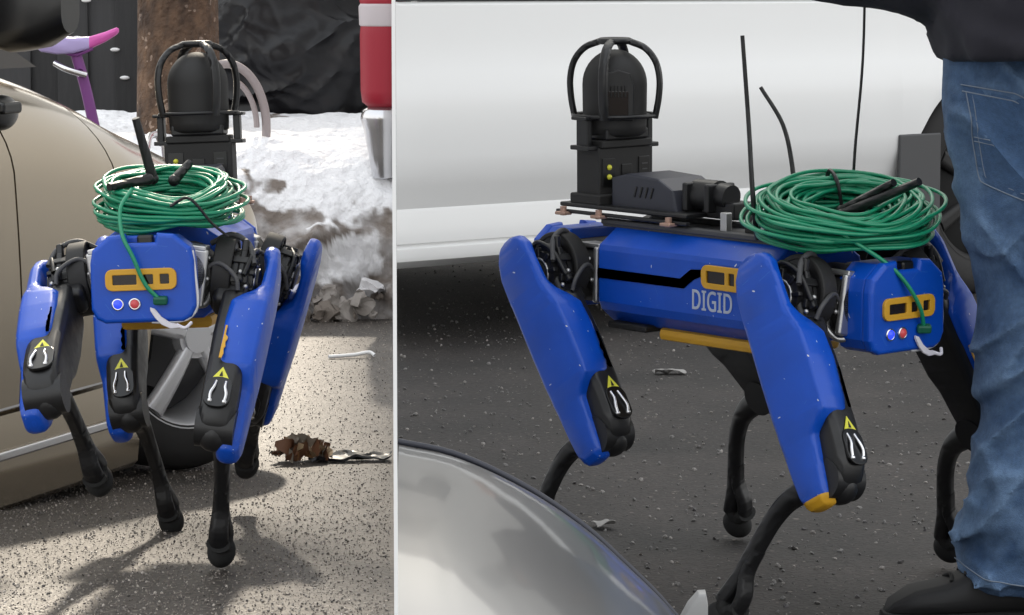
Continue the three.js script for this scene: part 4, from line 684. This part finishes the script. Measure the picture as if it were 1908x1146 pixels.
  const skin = (x, y, z) => { let d = capsule(x, y, z, [0.885, 1.45, PZ], [0.88, 1.58, PZ - 0.02], 0.06, 0.056); d = smin(d, Math.hypot((x - 0.88) / 0.95, (y - 1.69) / 1.3, (z - PZ + 0.03) / 1.1) * 1 - 0.085, 0.03); d = smin(d, capsule(x, y, z, [0.82, 1.69, PZ - 0.11], [0.8, 1.66, PZ - 0.13], 0.012, 0.015), 0.015); for (const s of [-0.078, 0.078]) d = smin(d, Math.hypot(x - 0.88 - s, (y - 1.68) / 1.6, z - PZ + 0.03) - 0.018, 0.008);
    d = Math.min(d, capsule(x, y, z, [0.48, 1.09, PZ - 0.09], [0.43, 1.093, PZ - 0.12], 0.03, 0.028), hand(x, y, z, [0.43, 1.093, PZ - 0.12]), capsule(x, y, z, [0.97, 1.18, PZ - 0.24], [0.92, 1.18, PZ - 0.28], 0.03, 0.028), hand(x, y, z, [0.92, 1.18, PZ - 0.28])); d = smin(d, capsule(x, y, z, [0.885, 1.1, PZ], [0.885, 1.45, PZ], 0.1, 0.09), 0.05); d = smin(d, capsule(x, y, z, [0.66, 1.08, PZ - 0.02], [0.48, 1.09, PZ - 0.09], 0.04, 0.03), 0.02); d = smin(d, capsule(x, y, z, [0.885, 1.4, PZ], [0.66, 1.08, PZ - 0.02], 0.045, 0.04), 0.02); d = smin(d, capsule(x, y, z, [0.885, 1.4, PZ], [1.14, 1.15, PZ - 0.05], 0.045, 0.04), 0.02); d = smin(d, capsule(x, y, z, [1.14, 1.15, PZ - 0.05], [0.96, 1.18, PZ - 0.25], 0.04, 0.03), 0.02); return d; };
  part('body', surfaceNets(skin, [0.28, 1.0, PZ - 0.42], [1.22, 1.84, PZ + 0.14], 0.008), M.skin, person);
  part('hair', surfaceNets((x, y, z) => Math.max(Math.hypot((x - 0.88) / 1.0, (y - 1.7) / 1.28, (z - PZ + 0.025) / 1.12) - 0.095 - 0.006 * nz(x * 40, y * 20, z * 40), -(y - 1.62 + (PZ - z) * 0.9 - 0.0)), [0.76, 1.55, PZ - 0.16], [1.0, 1.85, PZ + 0.12], 0.008), std(C(0.02, 0.014, 0.01), 0.6), person);
  // shoes: black trainers, toe to the left
  const shoe = (x0, z0, turn) => {
    const g = grp('shoe', person); g.position.set(x0, 0, z0); g.rotation.y = turn;
    const S = [[-0.235, 0.012, 0.028], [-0.225, 0.03, 0.045], [-0.19, 0.046, 0.066], [-0.14, 0.05, 0.076], [-0.1, 0.048, 0.092], [-0.05, 0.043, 0.112], [0.0, 0.04, 0.12], [0.04, 0.038, 0.12], [0.06, 0.03, 0.1], [0.068, 0.015, 0.06]];
    part('upper', loft(S.map(([x, w, h]) => rrect(-w, w, 0.024, h, 0.03, 5).map(([a, b]) => V3(x, b, -a))), { crease: 1.1 }), std(C(0.006, 0.006, 0.007), 0.7), g);
    part('sole', loft(S.map(([x, w]) => rrect(-w - 0.006, w + 0.006, 0.002, 0.028, 0.008, 2).map(([a, b]) => V3(x * 1.02, b, -a))), { crease: 0.8 }), std(C(0.012, 0.012, 0.013), 0.8), g);
    for (let k = 0; k < 4; k++) part('lace', tube([[-0.13 + k * 0.024, 0.079 + k * 0.01, -0.026], [-0.125 + k * 0.024, 0.087 + k * 0.01, 0], [-0.13 + k * 0.024, 0.079 + k * 0.01, 0.026]], 0.0035, { seg: 10, rad: 6 }), M.rubber, g);
  };
  shoe(0.845, PZ + 0.0, 0.1); shoe(1.09, PZ + 0.06, -0.2);
}
// scraps of paper on the lot
{
  const sc = (label, x, z, w, d, seed) => { const t = thing('paper_scrap', label, 'scrap', [x, 0, z], 'paper scraps'); part('sheet', tr(crumple(new THREE.BoxGeometry(w, 0.002, d, 14, 1, 8), 0.014, 30, seed), 0, 0.009, 0), std(C(0.3, 0.29, 0.28), 0.8), t); };
  sc('thin curled paper scrap on the asphalt under the lettered robot', (1250 - 954) / 5452 * 7.85, -7.85, 0.09, 0.04, 3);
  sc('small pale paper scrap on the asphalt beside the silver bonnet', (1125 - 954) / 5452 * 5.6, -5.6, 0.034, 0.05, 9);
}
// loose grit on both surfaces
function grit(name, label, n, area, cols, size, seed, yf) {
  const g = new THREE.IcosahedronGeometry(1, 0), r = rng(seed), m = new THREE.InstancedMesh(g, std(C(1, 1, 1), 0.35), n), o = new THREE.Object3D(), c = new THREE.Color();
  for (let i = 0; i < n; i++) { const [x, z] = area(r), s = size[0] + (size[1] - size[0]) * Math.pow(r(), 4); o.position.set(x, yf(x, z) + s * 0.3, z); o.rotation.set(r() * 6, r() * 6, r() * 6); o.scale.set(s * (0.7 + r() * 0.8), s * (0.5 + r() * 0.5), s * (0.7 + r() * 0.8)); o.updateMatrix(); m.setMatrixAt(i, o.matrix); const q = cols[Math.floor(r() * cols.length)], k = 0.7 + r() * 0.6; m.setColorAt(i, c.setRGB(q[0] * k, q[1] * k, q[2] * k)); }
  m.name = name; m.castShadow = m.receiveShadow = true; scene.add(m); tag(m, label, 'grit', null, 'stuff');
}
grit('street_grit', 'loose salt and dark grit scattered over the pale street', 26000, r => { const z = -4.4 - 6.2 * Math.pow(r(), 1.3); return [seamX(z) - 0.01 - r() * 0.155 * -z, z]; }, [[0.3, 0.27, 0.24], [0.22, 0.195, 0.17], [0.42, 0.38, 0.34], [0.16, 0.14, 0.125], [0.2, 0.175, 0.155], [0.25, 0.22, 0.2], [0.07, 0.062, 0.058]], [0.0009, 0.0026], 3, (x, z) => gy(z) + 0.002);
grit('lot_grit', 'loose pale grit scattered over the dark asphalt', 7000, r => { const z = -4.6 - 6.5 * Math.pow(r(), 1.2); return [seamX(z) + 0.01 + r() * 0.22 * -z, z]; }, [[0.2, 0.185, 0.17], [0.06, 0.055, 0.055], [0.12, 0.115, 0.11], [0.1, 0.095, 0.09]], [0.001, 0.0055], 4, () => 0.0);

renderer.render(scene, camera);
